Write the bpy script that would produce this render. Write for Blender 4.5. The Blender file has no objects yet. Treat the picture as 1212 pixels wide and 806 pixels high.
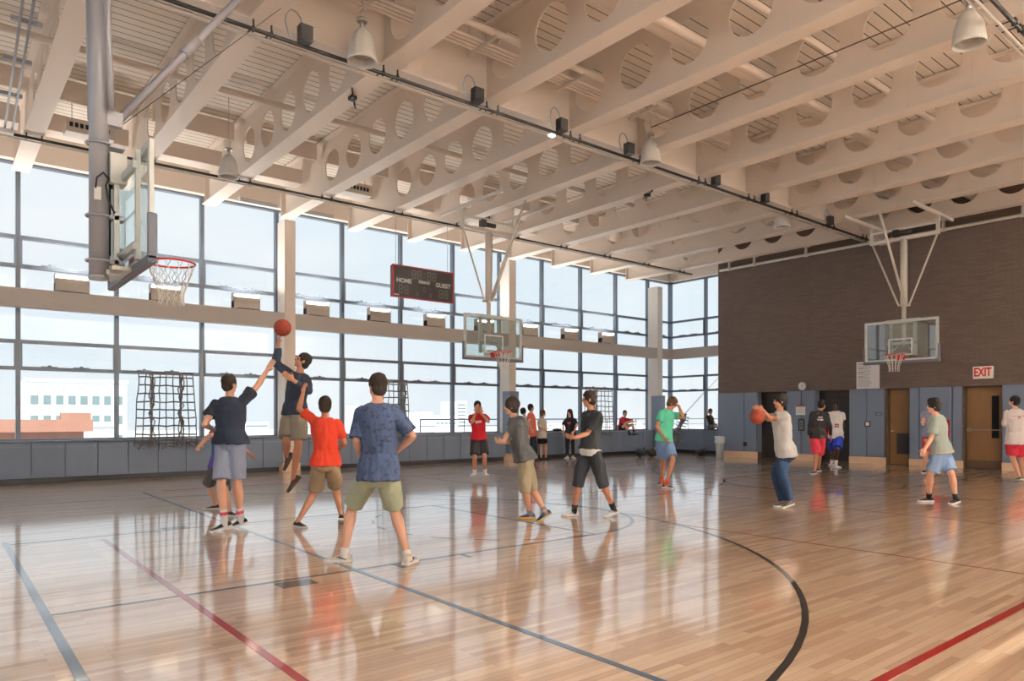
import bpy, bmesh, math, random
import numpy as np
from mathutils import Vector, Matrix, noise
random.seed(7)
PI=math.pi
scn=bpy.context.scene
COL=scn.collection
# ---------------------------------------------------------------- camera model (image 1212x806)
F=842.;Y0=493.3;CX=606.;H=1.45
A=math.atan2(1637-606,F);S,C=math.sin(A),math.cos(A)
RV=Vector((S,-C,0));FV=Vector((C,S,0));UP=Vector((0,0,1))
def ray(px,py): return FV+RV*((px-CX)/F)+UP*((Y0-py)/F)
def P(px,py,t): return Vector((0,0,H))+ray(px,py)*t
def proj(p):
    t=p.dot(FV); return (CX+F*p.dot(RV)/t, Y0-F*(p.z-H)/t)
# ---------------------------------------------------------------- materials
MATS={}
def mat(name,col,rough=.6,metal=0.,var=.06,scale=8.,bump=0.,emit=None,coat=0.,spec=None,bscale=None):
    if name in MATS: return MATS[name]
    m=bpy.data.materials.new(name); m.use_nodes=True; nt=m.node_tree; b=nt.nodes['Principled BSDF']
    tc=nt.nodes.new('ShaderNodeTexCoord'); nz=nt.nodes.new('ShaderNodeTexNoise'); nz.inputs['Scale'].default_value=scale
    nz.inputs['Detail'].default_value=3
    nt.links.new(tc.outputs['Object'],nz.inputs['Vector'])
    mx=nt.nodes.new('ShaderNodeMix'); mx.data_type='RGBA'
    c=Vector(col[:3]); lo=c*(1-var); hi=c*(1+var)
    mx.inputs['A'].default_value=(*lo,1); mx.inputs['B'].default_value=(*[min(1,v) for v in hi],1)
    nt.links.new(nz.outputs['Fac'],mx.inputs['Factor']); nt.links.new(mx.outputs['Result'],b.inputs['Base Color'])
    b.inputs['Roughness'].default_value=rough; b.inputs['Metallic'].default_value=metal
    if coat: b.inputs['Coat Weight'].default_value=coat; b.inputs['Coat Roughness'].default_value=.08
    if spec is not None: b.inputs['Specular IOR Level'].default_value=spec
    if bump:
        n2=nt.nodes.new('ShaderNodeTexNoise'); n2.inputs['Scale'].default_value=bscale or scale*4
        nt.links.new(tc.outputs['Object'],n2.inputs['Vector'])
        bp=nt.nodes.new('ShaderNodeBump'); bp.inputs['Strength'].default_value=bump; bp.inputs['Distance'].default_value=.01
        nt.links.new(n2.outputs['Fac'],bp.inputs['Height']); nt.links.new(bp.outputs['Normal'],b.inputs['Normal'])
    if emit: b.inputs['Emission Color'].default_value=(*col[:3],1); b.inputs['Emission Strength'].default_value=emit
    MATS[name]=m; return m
def srgb(r,g,b): 
    f=lambda v:(v/255/12.92 if v/255<=.04045 else ((v/255+.055)/1.055)**2.4)
    return (f(r),f(g),f(b))
def N(nt,t,**k):
    n=nt.nodes.new(t)
    for a,v in k.items(): setattr(n,a,v)
    return n
def math_node(nt,op,a,b=None,c=None):
    n=nt.nodes.new('ShaderNodeMath'); n.operation=op
    for i,v in enumerate((a,b,c)):
        if v is None: continue
        if isinstance(v,(int,float)): n.inputs[i].default_value=v
        else: nt.links.new(v,n.inputs[i])
    return n.outputs[0]
def floor_mat():
    m=bpy.data.materials.new('maple_floor'); m.use_nodes=True; nt=m.node_tree; b=nt.nodes['Principled BSDF']
    tc=N(nt,'ShaderNodeTexCoord')
    br=N(nt,'ShaderNodeTexBrick'); br.offset=.37; br.offset_frequency=2; br.squash=1
    br.inputs['Color1'].default_value=(*srgb(242,218,190),1); br.inputs['Color2'].default_value=(*srgb(206,170,140),1)
    br.inputs['Mortar'].default_value=(*srgb(176,140,112),1); br.inputs['Scale'].default_value=1
    br.inputs['Mortar Size'].default_value=.0012; br.inputs['Brick Width'].default_value=.85; br.inputs['Row Height'].default_value=.057
    br.inputs['Bias'].default_value=0
    nt.links.new(tc.outputs['Object'],br.inputs['Vector'])
    mp=N(nt,'ShaderNodeMapping'); mp.inputs['Scale'].default_value=(1.6,26,1); nt.links.new(tc.outputs['Object'],mp.inputs['Vector'])
    nz=N(nt,'ShaderNodeTexNoise'); nz.inputs['Scale'].default_value=1.3; nz.inputs['Detail'].default_value=4; nt.links.new(mp.outputs[0],nz.inputs['Vector'])
    mx=N(nt,'ShaderNodeMix',data_type='RGBA',blend_type='MULTIPLY'); mx.inputs['Factor'].default_value=.4
    cr=N(nt,'ShaderNodeValToRGB'); cr.color_ramp.elements[0].position=.3; cr.color_ramp.elements[0].color=(.76,.68,.62,1); cr.color_ramp.elements[1].position=.7; cr.color_ramp.elements[1].color=(1,1,1,1)
    nt.links.new(nz.outputs['Fac'],cr.inputs[0]); nt.links.new(br.outputs['Color'],mx.inputs['A']); nt.links.new(cr.outputs[0],mx.inputs['B'])
    nt.links.new(mx.outputs['Result'],b.inputs['Base Color'])
    b.inputs['Roughness'].default_value=.3; b.inputs['Specular IOR Level'].default_value=.5
    b.inputs['Coat Weight'].default_value=1; b.inputs['Coat Roughness'].default_value=.08; b.inputs['Coat IOR'].default_value=2.0
    mp2=N(nt,'ShaderNodeMapping'); mp2.inputs['Scale'].default_value=(2,9,1); nt.links.new(tc.outputs['Object'],mp2.inputs['Vector'])
    n2=N(nt,'ShaderNodeTexNoise'); n2.inputs['Scale'].default_value=2.2; nt.links.new(mp2.outputs[0],n2.inputs['Vector'])
    bp=N(nt,'ShaderNodeBump'); bp.inputs['Strength'].default_value=.10; bp.inputs['Distance'].default_value=.004
    nt.links.new(n2.outputs['Fac'],bp.inputs['Height']); nt.links.new(bp.outputs['Normal'],b.inputs['Normal']); nt.links.new(bp.outputs['Normal'],b.inputs['Coat Normal'])
    return m
def brick_mat():
    m=bpy.data.materials.new('brown_brick'); m.use_nodes=True; nt=m.node_tree; b=nt.nodes['Principled BSDF']
    tc=N(nt,'ShaderNodeTexCoord'); sx=N(nt,'ShaderNodeSeparateXYZ'); cx=N(nt,'ShaderNodeCombineXYZ')
    nt.links.new(tc.outputs['Object'],sx.inputs[0]); nt.links.new(sx.outputs['Y'],cx.inputs['X']); nt.links.new(sx.outputs['Z'],cx.inputs['Y'])
    br=N(nt,'ShaderNodeTexBrick'); br.inputs['Color1'].default_value=(*srgb(106,90,81),1); br.inputs['Color2'].default_value=(*srgb(95,81,73),1)
    br.inputs['Mortar'].default_value=(*srgb(88,73,65),1); br.inputs['Scale'].default_value=1; br.inputs['Mortar Size'].default_value=.006
    br.inputs['Brick Width'].default_value=.30; br.inputs['Row Height'].default_value=.068
    nt.links.new(cx.outputs[0],br.inputs['Vector']); nt.links.new(br.outputs['Color'],b.inputs['Base Color'])
    bp=N(nt,'ShaderNodeBump'); bp.inputs['Strength'].default_value=.5; bp.inputs['Distance'].default_value=.01; bp.invert=True
    nt.links.new(br.outputs['Fac'],bp.inputs['Height']); nt.links.new(bp.outputs['Normal'],b.inputs['Normal'])
    b.inputs['Roughness'].default_value=.6
    return m
def deck_mat():
    m=bpy.data.materials.new('ribbed_deck'); m.use_nodes=True; nt=m.node_tree; b=nt.nodes['Principled BSDF']
    tc=N(nt,'ShaderNodeTexCoord'); sx=N(nt,'ShaderNodeSeparateXYZ'); nt.links.new(tc.outputs['Object'],sx.inputs[0])
    fr=math_node(nt,'FRACT',math_node(nt,'MULTIPLY',sx.outputs['Y'],1/.2)); slot=math_node(nt,'LESS_THAN',fr,.09)
    fr2=math_node(nt,'FRACT',math_node(nt,'MULTIPLY',sx.outputs['Y'],1/.04)); s2=math_node(nt,'MULTIPLY',math_node(nt,'LESS_THAN',fr2,.3),.12)
    f=math_node(nt,'MAXIMUM',slot,s2)
    mx=N(nt,'ShaderNodeMix',data_type='RGBA'); mx.inputs['A'].default_value=(*srgb(244,234,222),1); mx.inputs['B'].default_value=(*srgb(60,48,40),1)
    nt.links.new(f,mx.inputs['Factor']); nt.links.new(mx.outputs['Result'],b.inputs['Base Color']); b.inputs['Roughness'].default_value=.6
    return m
def glass_mat(name,tint=(1,1,1),refl=.02,rough=0.0):
    m=bpy.data.materials.new(name); m.use_nodes=True; nt=m.node_tree; nt.nodes.clear()
    o=N(nt,'ShaderNodeOutputMaterial'); t=N(nt,'ShaderNodeBsdfTransparent'); g=N(nt,'ShaderNodeBsdfGlossy'); mx=N(nt,'ShaderNodeMixShader'); fr=N(nt,'ShaderNodeLayerWeight')
    t.inputs[0].default_value=(*tint,1); g.inputs['Roughness'].default_value=rough; pw=math_node(nt,'POWER',fr.outputs['Facing'],5); fc=math_node(nt,'ADD',math_node(nt,'MULTIPLY',pw,.5),refl)
    nt.links.new(fc,mx.inputs[0]); nt.links.new(t.outputs[0],mx.inputs[1]); nt.links.new(g.outputs[0],mx.inputs[2]); nt.links.new(mx.outputs[0],o.inputs[0])
    return m
def ball_mat():
    m=bpy.data.materials.new('basketball_leather'); m.use_nodes=True; nt=m.node_tree; b=nt.nodes['Principled BSDF']
    tc=N(nt,'ShaderNodeTexCoord'); sx=N(nt,'ShaderNodeSeparateXYZ'); nt.links.new(tc.outputs['Object'],sx.inputs[0])
    X,Y,Z=sx.outputs
    a=math_node(nt,'ABSOLUTE',X); bb=math_node(nt,'ABSOLUTE',Z)
    y2=math_node(nt,'MULTIPLY',math_node(nt,'MULTIPLY',Y,Y),6.0)
    c=math_node(nt,'ABSOLUTE',math_node(nt,'SUBTRACT',a,math_node(nt,'ADD',y2,.045)))
    mn=math_node(nt,'MINIMUM',math_node(nt,'MINIMUM',a,bb),c); f=math_node(nt,'LESS_THAN',mn,.003)
    mx=N(nt,'ShaderNodeMix',data_type='RGBA'); mx.inputs['A'].default_value=(*srgb(158,62,44),1); mx.inputs['B'].default_value=(.02,.015,.012,1)
    nt.links.new(f,mx.inputs['Factor']); nt.links.new(mx.outputs['Result'],b.inputs['Base Color']); b.inputs['Roughness'].default_value=.55
    vo=N(nt,'ShaderNodeTexVoronoi'); vo.inputs['Scale'].default_value=300; nt.links.new(tc.outputs['Object'],vo.inputs['Vector'])
    bp=N(nt,'ShaderNodeBump'); bp.inputs['Strength'].default_value=.4; bp.inputs['Distance'].default_value=.001
    nt.links.new(vo.outputs['Distance'],bp.inputs['Height']); nt.links.new(bp.outputs['Normal'],b.inputs['Normal'])
    return m
def pattern_mat(name,base,spot,scale=22,thr=.62):
    m=bpy.data.materials.new(name); m.use_nodes=True; nt=m.node_tree; b=nt.nodes['Principled BSDF']
    tc=N(nt,'ShaderNodeTexCoord'); nz=N(nt,'ShaderNodeTexNoise'); nz.inputs['Scale'].default_value=scale; nz.inputs['Detail'].default_value=1
    nt.links.new(tc.outputs['Object'],nz.inputs['Vector'])
    cr=N(nt,'ShaderNodeValToRGB'); e=cr.color_ramp.elements; e[0].position=thr-.02; e[0].color=(*base,1); e[1].position=thr+.02; e[1].color=(*spot,1)
    nt.links.new(nz.outputs['Fac'],cr.inputs[0]); nt.links.new(cr.outputs[0],b.inputs['Base Color']); b.inputs['Roughness'].default_value=.85
    return m
M_floor=floor_mat(); M_brick=brick_mat(); M_deck=deck_mat(); M_ball=ball_mat()
M_glass=glass_mat('window_glass',(.97,.985,.98)); M_board=glass_mat('backboard_glass',(.88,.93,.92),.12)
M_beam=mat('cream_painted_steel',srgb(236,222,210),.45,var=.03,scale=1.5)
M_beamw=mat('white_painted_steel',srgb(222,214,206),.45,var=.03,scale=1.5)
M_girt=mat('grey_beige_girt_paint',srgb(188,180,174),.5,var=.03,scale=1.5)
M_mull=mat('anodised_grey_frame',srgb(112,122,136),.4,.3,var=.04)
M_pad=mat('slate_blue_vinyl_pad',srgb(120,134,156),.5,var=.04,scale=3,bump=.05)
M_padgap=mat('pad_seam_dark',srgb(52,62,78),.6)
M_black=mat('black_rubber_base',(.015,.018,.024),.5)
M_wood=mat('light_wood_base',srgb(232,200,168),.4,var=.08,scale=6)
M_door=mat('brown_oak_door',srgb(134,100,62),.45,var=.12,scale=5)
M_elev=mat('dark_elevator_steel',srgb(44,38,36),.35,.4)
M_cream=mat('cream_wall_paint',srgb(236,226,214),.7,var=.03,scale=2)
M_chrome=mat('brushed_steel',(.6,.6,.6),.3,.9)
M_white=mat('white_plastic',(.8,.8,.8),.5)
M_blk=mat('matte_black_metal',(.02,.018,.018),.5)
M_grey=mat('grey_pole_paint',srgb(172,174,182),.4,.2,var=.03)
M_boardframe=mat('backboard_frame_paint',srgb(206,210,208),.4,.2,var=.03)
M_bpad=mat('grey_backboard_pad',srgb(112,116,130),.55,var=.04)
M_red=mat('red_rim_steel',srgb(205,45,40),.4)
M_net=mat('white_nylon_net',srgb(235,232,226),.8)
M_rope=mat('dark_grey_rope',srgb(120,118,120),.9,var=.2,scale=30)
# ---------------------------------------------------------------- mesh helpers
def newbm(): return bmesh.new()
def box(bm,x0,x1,y0,y1,z0,z1,mi=0):
    vs=[bm.verts.new(p) for p in ((x0,y0,z0),(x1,y0,z0),(x1,y1,z0),(x0,y1,z0),(x0,y0,z1),(x1,y0,z1),(x1,y1,z1),(x0,y1,z1))]
    for f in ((3,2,1,0),(4,5,6,7),(0,1,5,4),(1,2,6,5),(2,3,7,6),(3,0,4,7)):
        q=bm.faces.new([vs[i] for i in f]); q.material_index=mi
def frame_of(d):
    d=d.normalized(); a=Vector((0,0,1)) if abs(d.z)<.9 else Vector((1,0,0))
    u=d.cross(a).normalized(); v=d.cross(u).normalized(); return u,v
def loft(bm,rings,mi=0,cap=True):
    vr=[[bm.verts.new(p) for p in r] for r in rings]
    n=len(vr[0])
    for a,b in zip(vr,vr[1:]):
        for i in range(n):
            f=bm.faces.new((a[i],a[(i+1)%n],b[(i+1)%n],b[i])); f.material_index=mi; f.smooth=True
    if cap:
        for r,rev in ((vr[0],True),(vr[-1],False)):
            f=bm.faces.new(r[::-1] if rev else r); f.material_index=mi
    return vr
def ring(c,u,v,n=12): return [c+u*math.cos(2*PI*i/n)+v*math.sin(2*PI*i/n) for i in range(n)]
def tube(bm,p0,p1,r0,r1=None,n=10,mi=0):
    p0=Vector(p0);p1=Vector(p1); r1=r0 if r1 is None else r1; u,v=frame_of(p1-p0)
    loft(bm,[ring(p0,u*r0,v*r0,n),ring(p1,u*r1,v*r1,n)],mi)
def path(bm,pts,r,n=6,mi=0,closed=False):
    pts=[Vector(p) for p in pts]; k=len(pts); rings=[]; pu=None
    for i,p in enumerate(pts):
        a=pts[(i-1)%k] if (closed or i>0) else p; b=pts[(i+1)%k] if (closed or i<k-1) else p
        d=(b-a).normalized()
        if pu is None: u,v=frame_of(d)
        else:
            u=(pu-d*pu.dot(d)).normalized(); v=d.cross(u)
        pu=u; rings.append(ring(p,u*r,v*r,n))
    if closed: rings.append(rings[0])
    if closed:
        vr=[[bm.verts.new(q) for q in rg] for rg in rings[:-1]]; vr.append(vr[0])
        for a,b in zip(vr,vr[1:]):
            for i in range(n):
                f=bm.faces.new((a[i],a[(i+1)%n],b[(i+1)%n],b[i])); f.smooth=True; f.material_index=mi
    else: loft(bm,rings,mi)
def limb(bm,p0,p1,st,n=12):
    """st: (fraction,radius) stations; rounded ends"""
    p0=Vector(p0);p1=Vector(p1); d=p1-p0; L=d.length; dn=d.normalized(); u,v=frame_of(d); rings=[]
    f0,r0=st[0]; f1,r1=st[-1]
    for a in (80,50,25): 
        q=math.radians(a); rings.append(ring(p0+d*f0-dn*r0*math.sin(q),u*r0*math.cos(q),v*r0*math.cos(q),n))
    for f,r in st: rings.append(ring(p0+d*f,u*r,v*r,n))
    for a in (25,50,80):
        q=math.radians(a); rings.append(ring(p0+d*f1+dn*r1*math.sin(q),u*r1*math.cos(q),v*r1*math.cos(q),n))
    loft(bm,rings)
def flatlimb(bm,p0,p1,st,n=14,round0=True):
    p0=Vector(p0);p1=Vector(p1); d=p1-p0; dn=d.normalized(); u,v=frame_of(d); rings=[]
    f0,r0=st[0]
    if round0:
        for a in (80,50,25):
            q=math.radians(a); rings.append(ring(p0+d*f0-dn*r0*math.sin(q),u*r0*math.cos(q),v*r0*math.cos(q),n))
    for f,r in st: rings.append(ring(p0+d*f,u*r,v*r,n))
    loft(bm,rings)
def ellip(bm,c,a,b,cc,n=14,m=9):
    """ellipsoid with semi-axis vectors a,b,cc"""
    rings=[]
    for j in range(1,m):
        th=PI*j/m; rings.append(ring(c-cc*math.cos(th),a*math.sin(th),b*math.sin(th),n))
    loft(bm,rings)
def link(o,parent=None):
    COL.objects.link(o)
    if parent is not None: o.parent=parent
    return o
def obj(name,bm,mats,parent=None,smooth=False,bevel=0,origin=None):
    bmesh.ops.recalc_face_normals(bm,faces=bm.faces[:])
    me=bpy.data.meshes.new(name); bm.to_mesh(me); bm.free()
    for m in (mats if isinstance(mats,(list,tuple)) else [mats]): me.materials.append(m)
    if smooth:
        for p in me.polygons: p.use_smooth=True
    o=bpy.data.objects.new(name,me)
    if origin is not None:
        me.transform(Matrix.Translation(-Vector(origin))); o.location=origin
    if bevel:
        b=o.modifiers.new('bevel','BEVEL'); b.width=bevel; b.segments=2; b.limit_method='ANGLE'
    return link(o,parent)
def tag(o,label,cat,group=None,kind=None):
    if label: o['label']=label
    if cat: o['category']=cat
    if group: o['group']=group
    if kind: o['kind']=kind
    return o
def struct(o): o['kind']='structure'; return o
def empty(name,loc,rz=0):
    o=bpy.data.objects.new(name,None); o.location=loc; o.rotation_euler=(0,0,rz); o.empty_display_size=.1; COL.objects.link(o); return o
def copy_tree(o,parent=None):
    c=o.copy(); COL.objects.link(c)
    if parent is not None: c.parent=parent
    for ch in [x for x in o.children]: copy_tree(ch,c)
    return c
def text_mesh(name,s,size,loc,rot,m,parent=None,depth=.003,align='CENTER',bold=0.0):
    cu=bpy.data.curves.new(name,'FONT'); cu.body=s; cu.size=size; cu.extrude=depth; cu.align_x=align; cu.align_y='CENTER'; cu.offset=bold; cu.resolution_u=3
    t=bpy.data.objects.new(name,cu); COL.objects.link(t); bpy.context.view_layer.update()
    me=bpy.data.meshes.new_from_object(t.evaluated_get(bpy.context.evaluated_depsgraph_get())); bpy.data.objects.remove(t); bpy.data.curves.remove(cu)
    me.materials.clear(); me.materials.append(m)
    o=bpy.data.objects.new(name,me); o.location=loc; o.rotation_euler=rot; return link(o,parent)
def wallbox(bm,holes,u0,u1,z0,z1,put):
    """split the rectangle u0..u1 x z0..z1 around rectangular holes and call put(ua,ub,za,zb)"""
    us=sorted({u0,u1,*[h[0] for h in holes],*[h[1] for h in holes]}); zs=sorted({z0,z1,*[h[2] for h in holes],*[h[3] for h in holes]})
    for a,b in zip(us,us[1:]):
        run=None
        for c,d in zip(zs,zs[1:]):
            mu,mz=(a+b)/2,(c+d)/2
            if any(h[0]<mu<h[1] and h[2]<mz<h[3] for h in holes):
                if run: put(a,b,*run); run=None
            else: run=(run[0],d) if run else (c,d)
        if run: put(a,b,*run)
# ================================================================= SETTING
XL,XB,XE=-6.0,22.5,24.1          # left wall, brick wall face, end glass
YB,YW=-3.5,19.0                  # wall behind the camera, window wall glass
ZD=8.0
X0,PX=1.48,1.925                 # bay grid
# floor
bm=newbm(); box(bm,XL-.3,XE+.6,YB-.3,YW+.6,-.3,0); FLOOR=struct(obj('floor',bm,M_floor))
bm=newbm(); box(bm,XL-.3,XE+.6,YB-.3,YW+.6,ZD,ZD+.25); struct(obj('ceiling',bm,M_deck))
# court lines (painted, parts of the floor)
Mk=mat('black_floor_paint',(.02,.018,.016),.3,coat=1); Mr=mat('red_floor_paint',srgb(170,20,24),.3,coat=1); Mb=mat('blue_floor_paint',srgb(62,92,124),.3,coat=1); Mt=mat('thin_red_floor_paint',srgb(140,52,34),.3,coat=1)
def court(name,m,segs,label,z=.0015):
    bm=newbm()
    for s in segs:
        if s[0]=='l':
            _,x0,y0,x1,y1,w=s; d=Vector((x1-x0,y1-y0,0)).normalized(); n=Vector((-d.y,d.x,0))*w/2
            a=Vector((x0,y0,0));b=Vector((x1,y1,0)); vs=[a-n,b-n,b+n,a+n]
            lo=[bm.verts.new(v+UP*.0002) for v in vs]; hi=[bm.verts.new(v+UP*z) for v in vs]
            bm.faces.new(hi)
            for i in range(4): bm.faces.new((lo[i],lo[(i+1)%4],hi[(i+1)%4],hi[i]))
        else:
            _,cx,cy,r,a0,a1,w=s; n=max(8,int(abs(a1-a0)/3)); pr=None
            for i in range(n+1):
                a=math.radians(a0+(a1-a0)*i/n); q=[bm.verts.new((cx+(r+k)*math.cos(a),cy+(r+k)*math.sin(a),z)) for k in (-w/2,w/2)]
                if pr: bm.faces.new((pr[0],pr[1],q[1],q[0]))
                pr=q
    o=obj(name,bm,m,FLOOR); o['label']=label; return o
def arc3(cx,a0,a1): return ('a',cx,7.98,6.05,a0,a1,.05)
dash=[('a',6.35,7.98,1.83,a,a+9,.05) for a in range(95,265,18)]
dashR=[('a',15.0,7.98,1.83,a,a+9,.05) for a in range(-85,85,18)]
court('court_line',Mk,[arc3(2.05,-90,90),('l',.7,1.93,2.05,1.93,.05),('l',.7,14.03,2.05,14.03,.05),
  ('l',.65,6.16,6.38,6.16,.05),('l',.65,9.84,6.38,9.84,.05),('l',6.35,6.16,6.35,9.84,.05),('a',6.35,7.98,1.83,-90,90,.05)]+dash+
  [('l',2.3,5.98,2.62,5.98,.22),('l',2.3,9.97,2.62,9.97,.2),('l',3.5,6.06,3.55,6.06,.2),('l',4.3,6.06,4.35,6.06,.2)],'black three-point arc, lane and free-throw circle of the near left hoop')
court('court_line',Mk,[('a',19.15,7.98,6.05,90,270,.05),('l',19.15,1.93,21.3,1.93,.05),('l',19.15,14.03,21.3,14.03,.05),('l',15,6.16,21.3,6.16,.05),('l',15,9.84,21.3,9.84,.05),('l',15,6.16,15,9.84,.05),('a',15,7.98,1.83,90,270,.05)]+dashR,'black lane and arcs below the hoop by the brown brick wall')
court('court_line',Mk,[('a',10.95,13.7,5.2,180,360,.04),('l',9.1,9.6,9.1,15.0,.04),('l',12.8,9.6,12.8,15.0,.04),('l',9.1,9.6,12.8,9.6,.04)],'thin black lane of the cross-court hoop at the windows')
court('court_line',Mr,[('l',1.58,1.2,1.58,9.6,.055),('l',1.58,1.75,21.3,1.75,.06)],'bold red boundary line',z=.0025)
court('court_line',Mr,[('l',3.5,15.1,21.3,15.1,.05)],'red boundary line along the window side',z=.0025)
court('court_line',Mb,[('l',.64,2.0,.66,10.0,.06),('l',3.1,2.0,3.14,15.0,.05)],'blue lines crossing under the near left hoop',z=.003)
court('court_line',Mt,[('l',7.81,1.75,7.81,6.3,.03),('l',11.17,1.75,11.17,15.1,.035),('l',14.2,1.75,14.2,15.1,.03)],'thin dark red volleyball lines',z=.0022)
# ---------- window wall
ZS,ZH=.90,7.07
TR=[2.52,3.11,4.77,5.40]
def window(idx,axis,c,u0,u1,zs=ZS,zh=ZH,trs=TR,vis=True,d=.14):
    """glazed bay between mullion centres u0..u1; axis 'x' runs along X at Y=c, 'y' along Y at X=c"""
    bm=newbm(); w=.035
    def b(ua,ub,za,zb,d0=-d/2,d1=d/2):
        if axis=='x': box(bm,ua,ub,c+d0,c+d1,za,zb)
        else: box(bm,c+d0,c+d1,ua,ub,za,zb)
    b(u0,u0+w*1.25,zs,zh); b(u1-w*1.25,u1,zs,zh); b(u0+w,u1-w,zs,zs+.06); b(u0+w,u1-w,zh-.07,zh)
    for t in trs: b(u0+w,u1-w,t-.04,t+.04)
    if len(trs)==4:   # sash frames of the two operable rows
        for a,e in ((trs[0],trs[1]),(trs[2],trs[3])):
            b(u0+.04,u0+.075,a,e,-.09,0); b(u1-.075,u1-.04,a,e,-.09,0)
    o=struct(obj('window_%d'%idx,bm,M_mull))
    bm=newbm()
    if axis=='x': box(bm,u0+.03,u1-.03,c+.005,c+.017,zs+.03,zh-.03)
    else: box(bm,c+.005,c+.017,u0+.03,u1-.03,zs+.03,zh-.03)
    obj('pane',bm,M_glass,o)
    if len(trs)==4 and vis:
        bm=newbm()
        for t in (trs[0],trs[2]):
            for f in (.3,.62):
                uu=u0+(u1-u0)*f
                if axis=='x': box(bm,uu-.16,uu+.16,c-.125,c-.07,t+.03,t+.055); box(bm,uu-.03,uu+.03,c-.14,c-.1,t+.05,t+.08)
                else: box(bm,c-.125,c-.07,uu-.16,uu+.16,t+.03,t+.055)
        obj('window_latch',bm,M_mull,o)
    return o
wi=1
edges=[X0+PX*k for k in range(-4,12)]+[XE]
edges=[XL]+[e for e in edges if e>XL+.3]
for a,b in zip(edges,edges[1:]):
    window(wi,'x',YW,a,b); wi+=1
for a,b in ((13.4,15.3),(15.3,17.2),(17.2,18.95)):
    window(wi,'y',XE,a,b); wi+=1
# sill bench / wall below the windows
bm=newbm(); box(bm,XL,XE+.3,18.62,19.3,0,.9); box(bm,XL,XE+.3,18.93,19.3,ZH,ZD); struct(obj('wall_windows',bm,M_cream))
bm=newbm(); box(bm,XL,XE,18.74,19.0,ZH-.02,ZH+.34); struct(obj('trim_1',bm,M_beam))
bm=newbm(); box(bm,23.72,XE+.3,13.3,18.62,0,.9); box(bm,XE-.07,XE+.3,13.3,19.3,ZH,ZD); struct(obj('wall_end',bm,M_cream))
bm=newbm(); box(bm,XE-.3,XE,13.5,18.9,ZH-.02,ZH+.34); struct(obj('trim_2',bm,M_beam))
bm=newbm(); box(bm,XL,23.72,18.56,18.62,0,.12); struct(obj('baseboard_windows',bm,M_black))
bm=newbm(); box(bm,23.67,23.72,15.55,18.56,0,.12); struct(obj('baseboard_end',bm,M_black))
# spandrel beams across the glass
bm=newbm(); box(bm,XL,23.6,18.42,18.46,3.81,4.21); box(bm,XL,23.6,18.46,18.72,3.81,3.84); box(bm,XL,23.6,18.46,18.72,4.18,4.21); box(bm,XL,23.6,18.58,18.6,3.84,4.18)
struct(obj('trim_3',bm,M_girt,bevel=.004))
bm=newbm(); box(bm,23.5,23.54,13.4,18.42,3.81,4.21); box(bm,23.54,23.8,13.4,18.42,4.18,4.21); box(bm,23.54,23.8,13.4,18.42,3.81,3.84)
struct(obj('trim_4',bm,M_girt,bevel=.004))
# columns
for i,cx in enumerate((7.40,15.05,22.72)):
    bm=newbm(); zt=6.68
    box(bm,cx-.13,cx+.15,18.40,18.42,.0,zt); box(bm,cx-.13,cx+.15,18.62,18.64,0,zt); box(bm,cx-.02,cx+.03,18.42,18.62,0,zt)
    box(bm,cx-.145,cx-.125,18.40,18.9,.0,zt)
    o=struct(obj('column',bm,M_beamw if i else M_beam)); 
    if i:
        bm=newbm(); box(bm,cx-.20,cx+.20,18.30,18.70,.22,2.3); obj('column_pad',bm,M_pad,o,bevel=.015)
    bm=newbm(); box(bm,cx-.24,cx+.24,18.28,18.60,0,.22); obj('column_base',bm,M_wood,o,bevel=.006)
# pads below the windows
def pad_panel(x0,x1,y0,y1,z0,z1,label,group,front,bev=.012):
    """wall pad panel, seam dark edge, with vinyl fold line; front: '-y' or '-x'"""
    bm=newbm(); box(bm,x0,x1,y0,y1,z0,z1)
    o=obj('wall_pad',bm,M_pad,bevel=bev,origin=((x0+x1)/2,(y0+y1)/2,z0))
    tag(o,label,'wall pad',group); return o
x=-2.1;k=0
nm=['left edge of the picture','first window mullion','second mullion','hanging net']
while x<23.2:
    x1=min(x+.63,23.66)
    if not any(abs((x+x1)/2-c)<.30 for c in (15.05,22.72)):
        o=pad_panel(x+.004,x1-.004,18.515,18.56,.12,.885,'long low slate-blue wall pad in the row below the big windows','low pads under the window wall','-y')
        bm=newbm(); box(bm,x+.004,x1-.004,18.50,18.515,.12,.20); q=obj('bottom_rail',bm,M_pad,o); q.matrix_parent_inverse=Matrix.Translation(-o.location)
        bm=newbm(); box(bm,x+.004,x1-.004,18.505,18.515,.785,.80); q=obj('welt',bm,mat('pad_welt',srgb(136,150,170),.5),o); q.matrix_parent_inverse=Matrix.Translation(-o.location)
    x=x1
for i,(a,b) in enumerate(((15.6,17.0),(17.0,18.48))):
    pad_panel(23.63,23.67,a,b-.01,.12,.885,('low slate-blue wall pad below the end window, next to the trash can','low slate-blue wall pad below the end window, nearest the corner column')[i],'low pads under the end window','-x')
bm=newbm(); box(bm,XL,23.72,18.5,19.0-.07,.9,.925); struct(obj('trim_5',bm,M_pad,bevel=.005))
bm=newbm(); box(bm,23.62,XE-.07,15.6,18.5,.9,.925); struct(obj('trim_6',bm,M_pad,bevel=.005))
# ---------- brick wall with openings
OPEN=[(12.81,13.90,0,2.31),(10.68,11.79,0,2.31),(8.90,9.56,0,2.31),(6.54,7.47,0,2.31)]
bm=newbm(); wallbox(bm,OPEN,YB,15.52,0,ZD,lambda a,b,c,d: box(bm,XB,XB+.30,a,b,c,d))
box(bm,XB+.3,XE,15.22,15.52,0,ZD); box(bm,XB+.30,XB+.5,YB,15.22,0,ZD)
struct(obj('wall_right',bm,M_brick))
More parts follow.
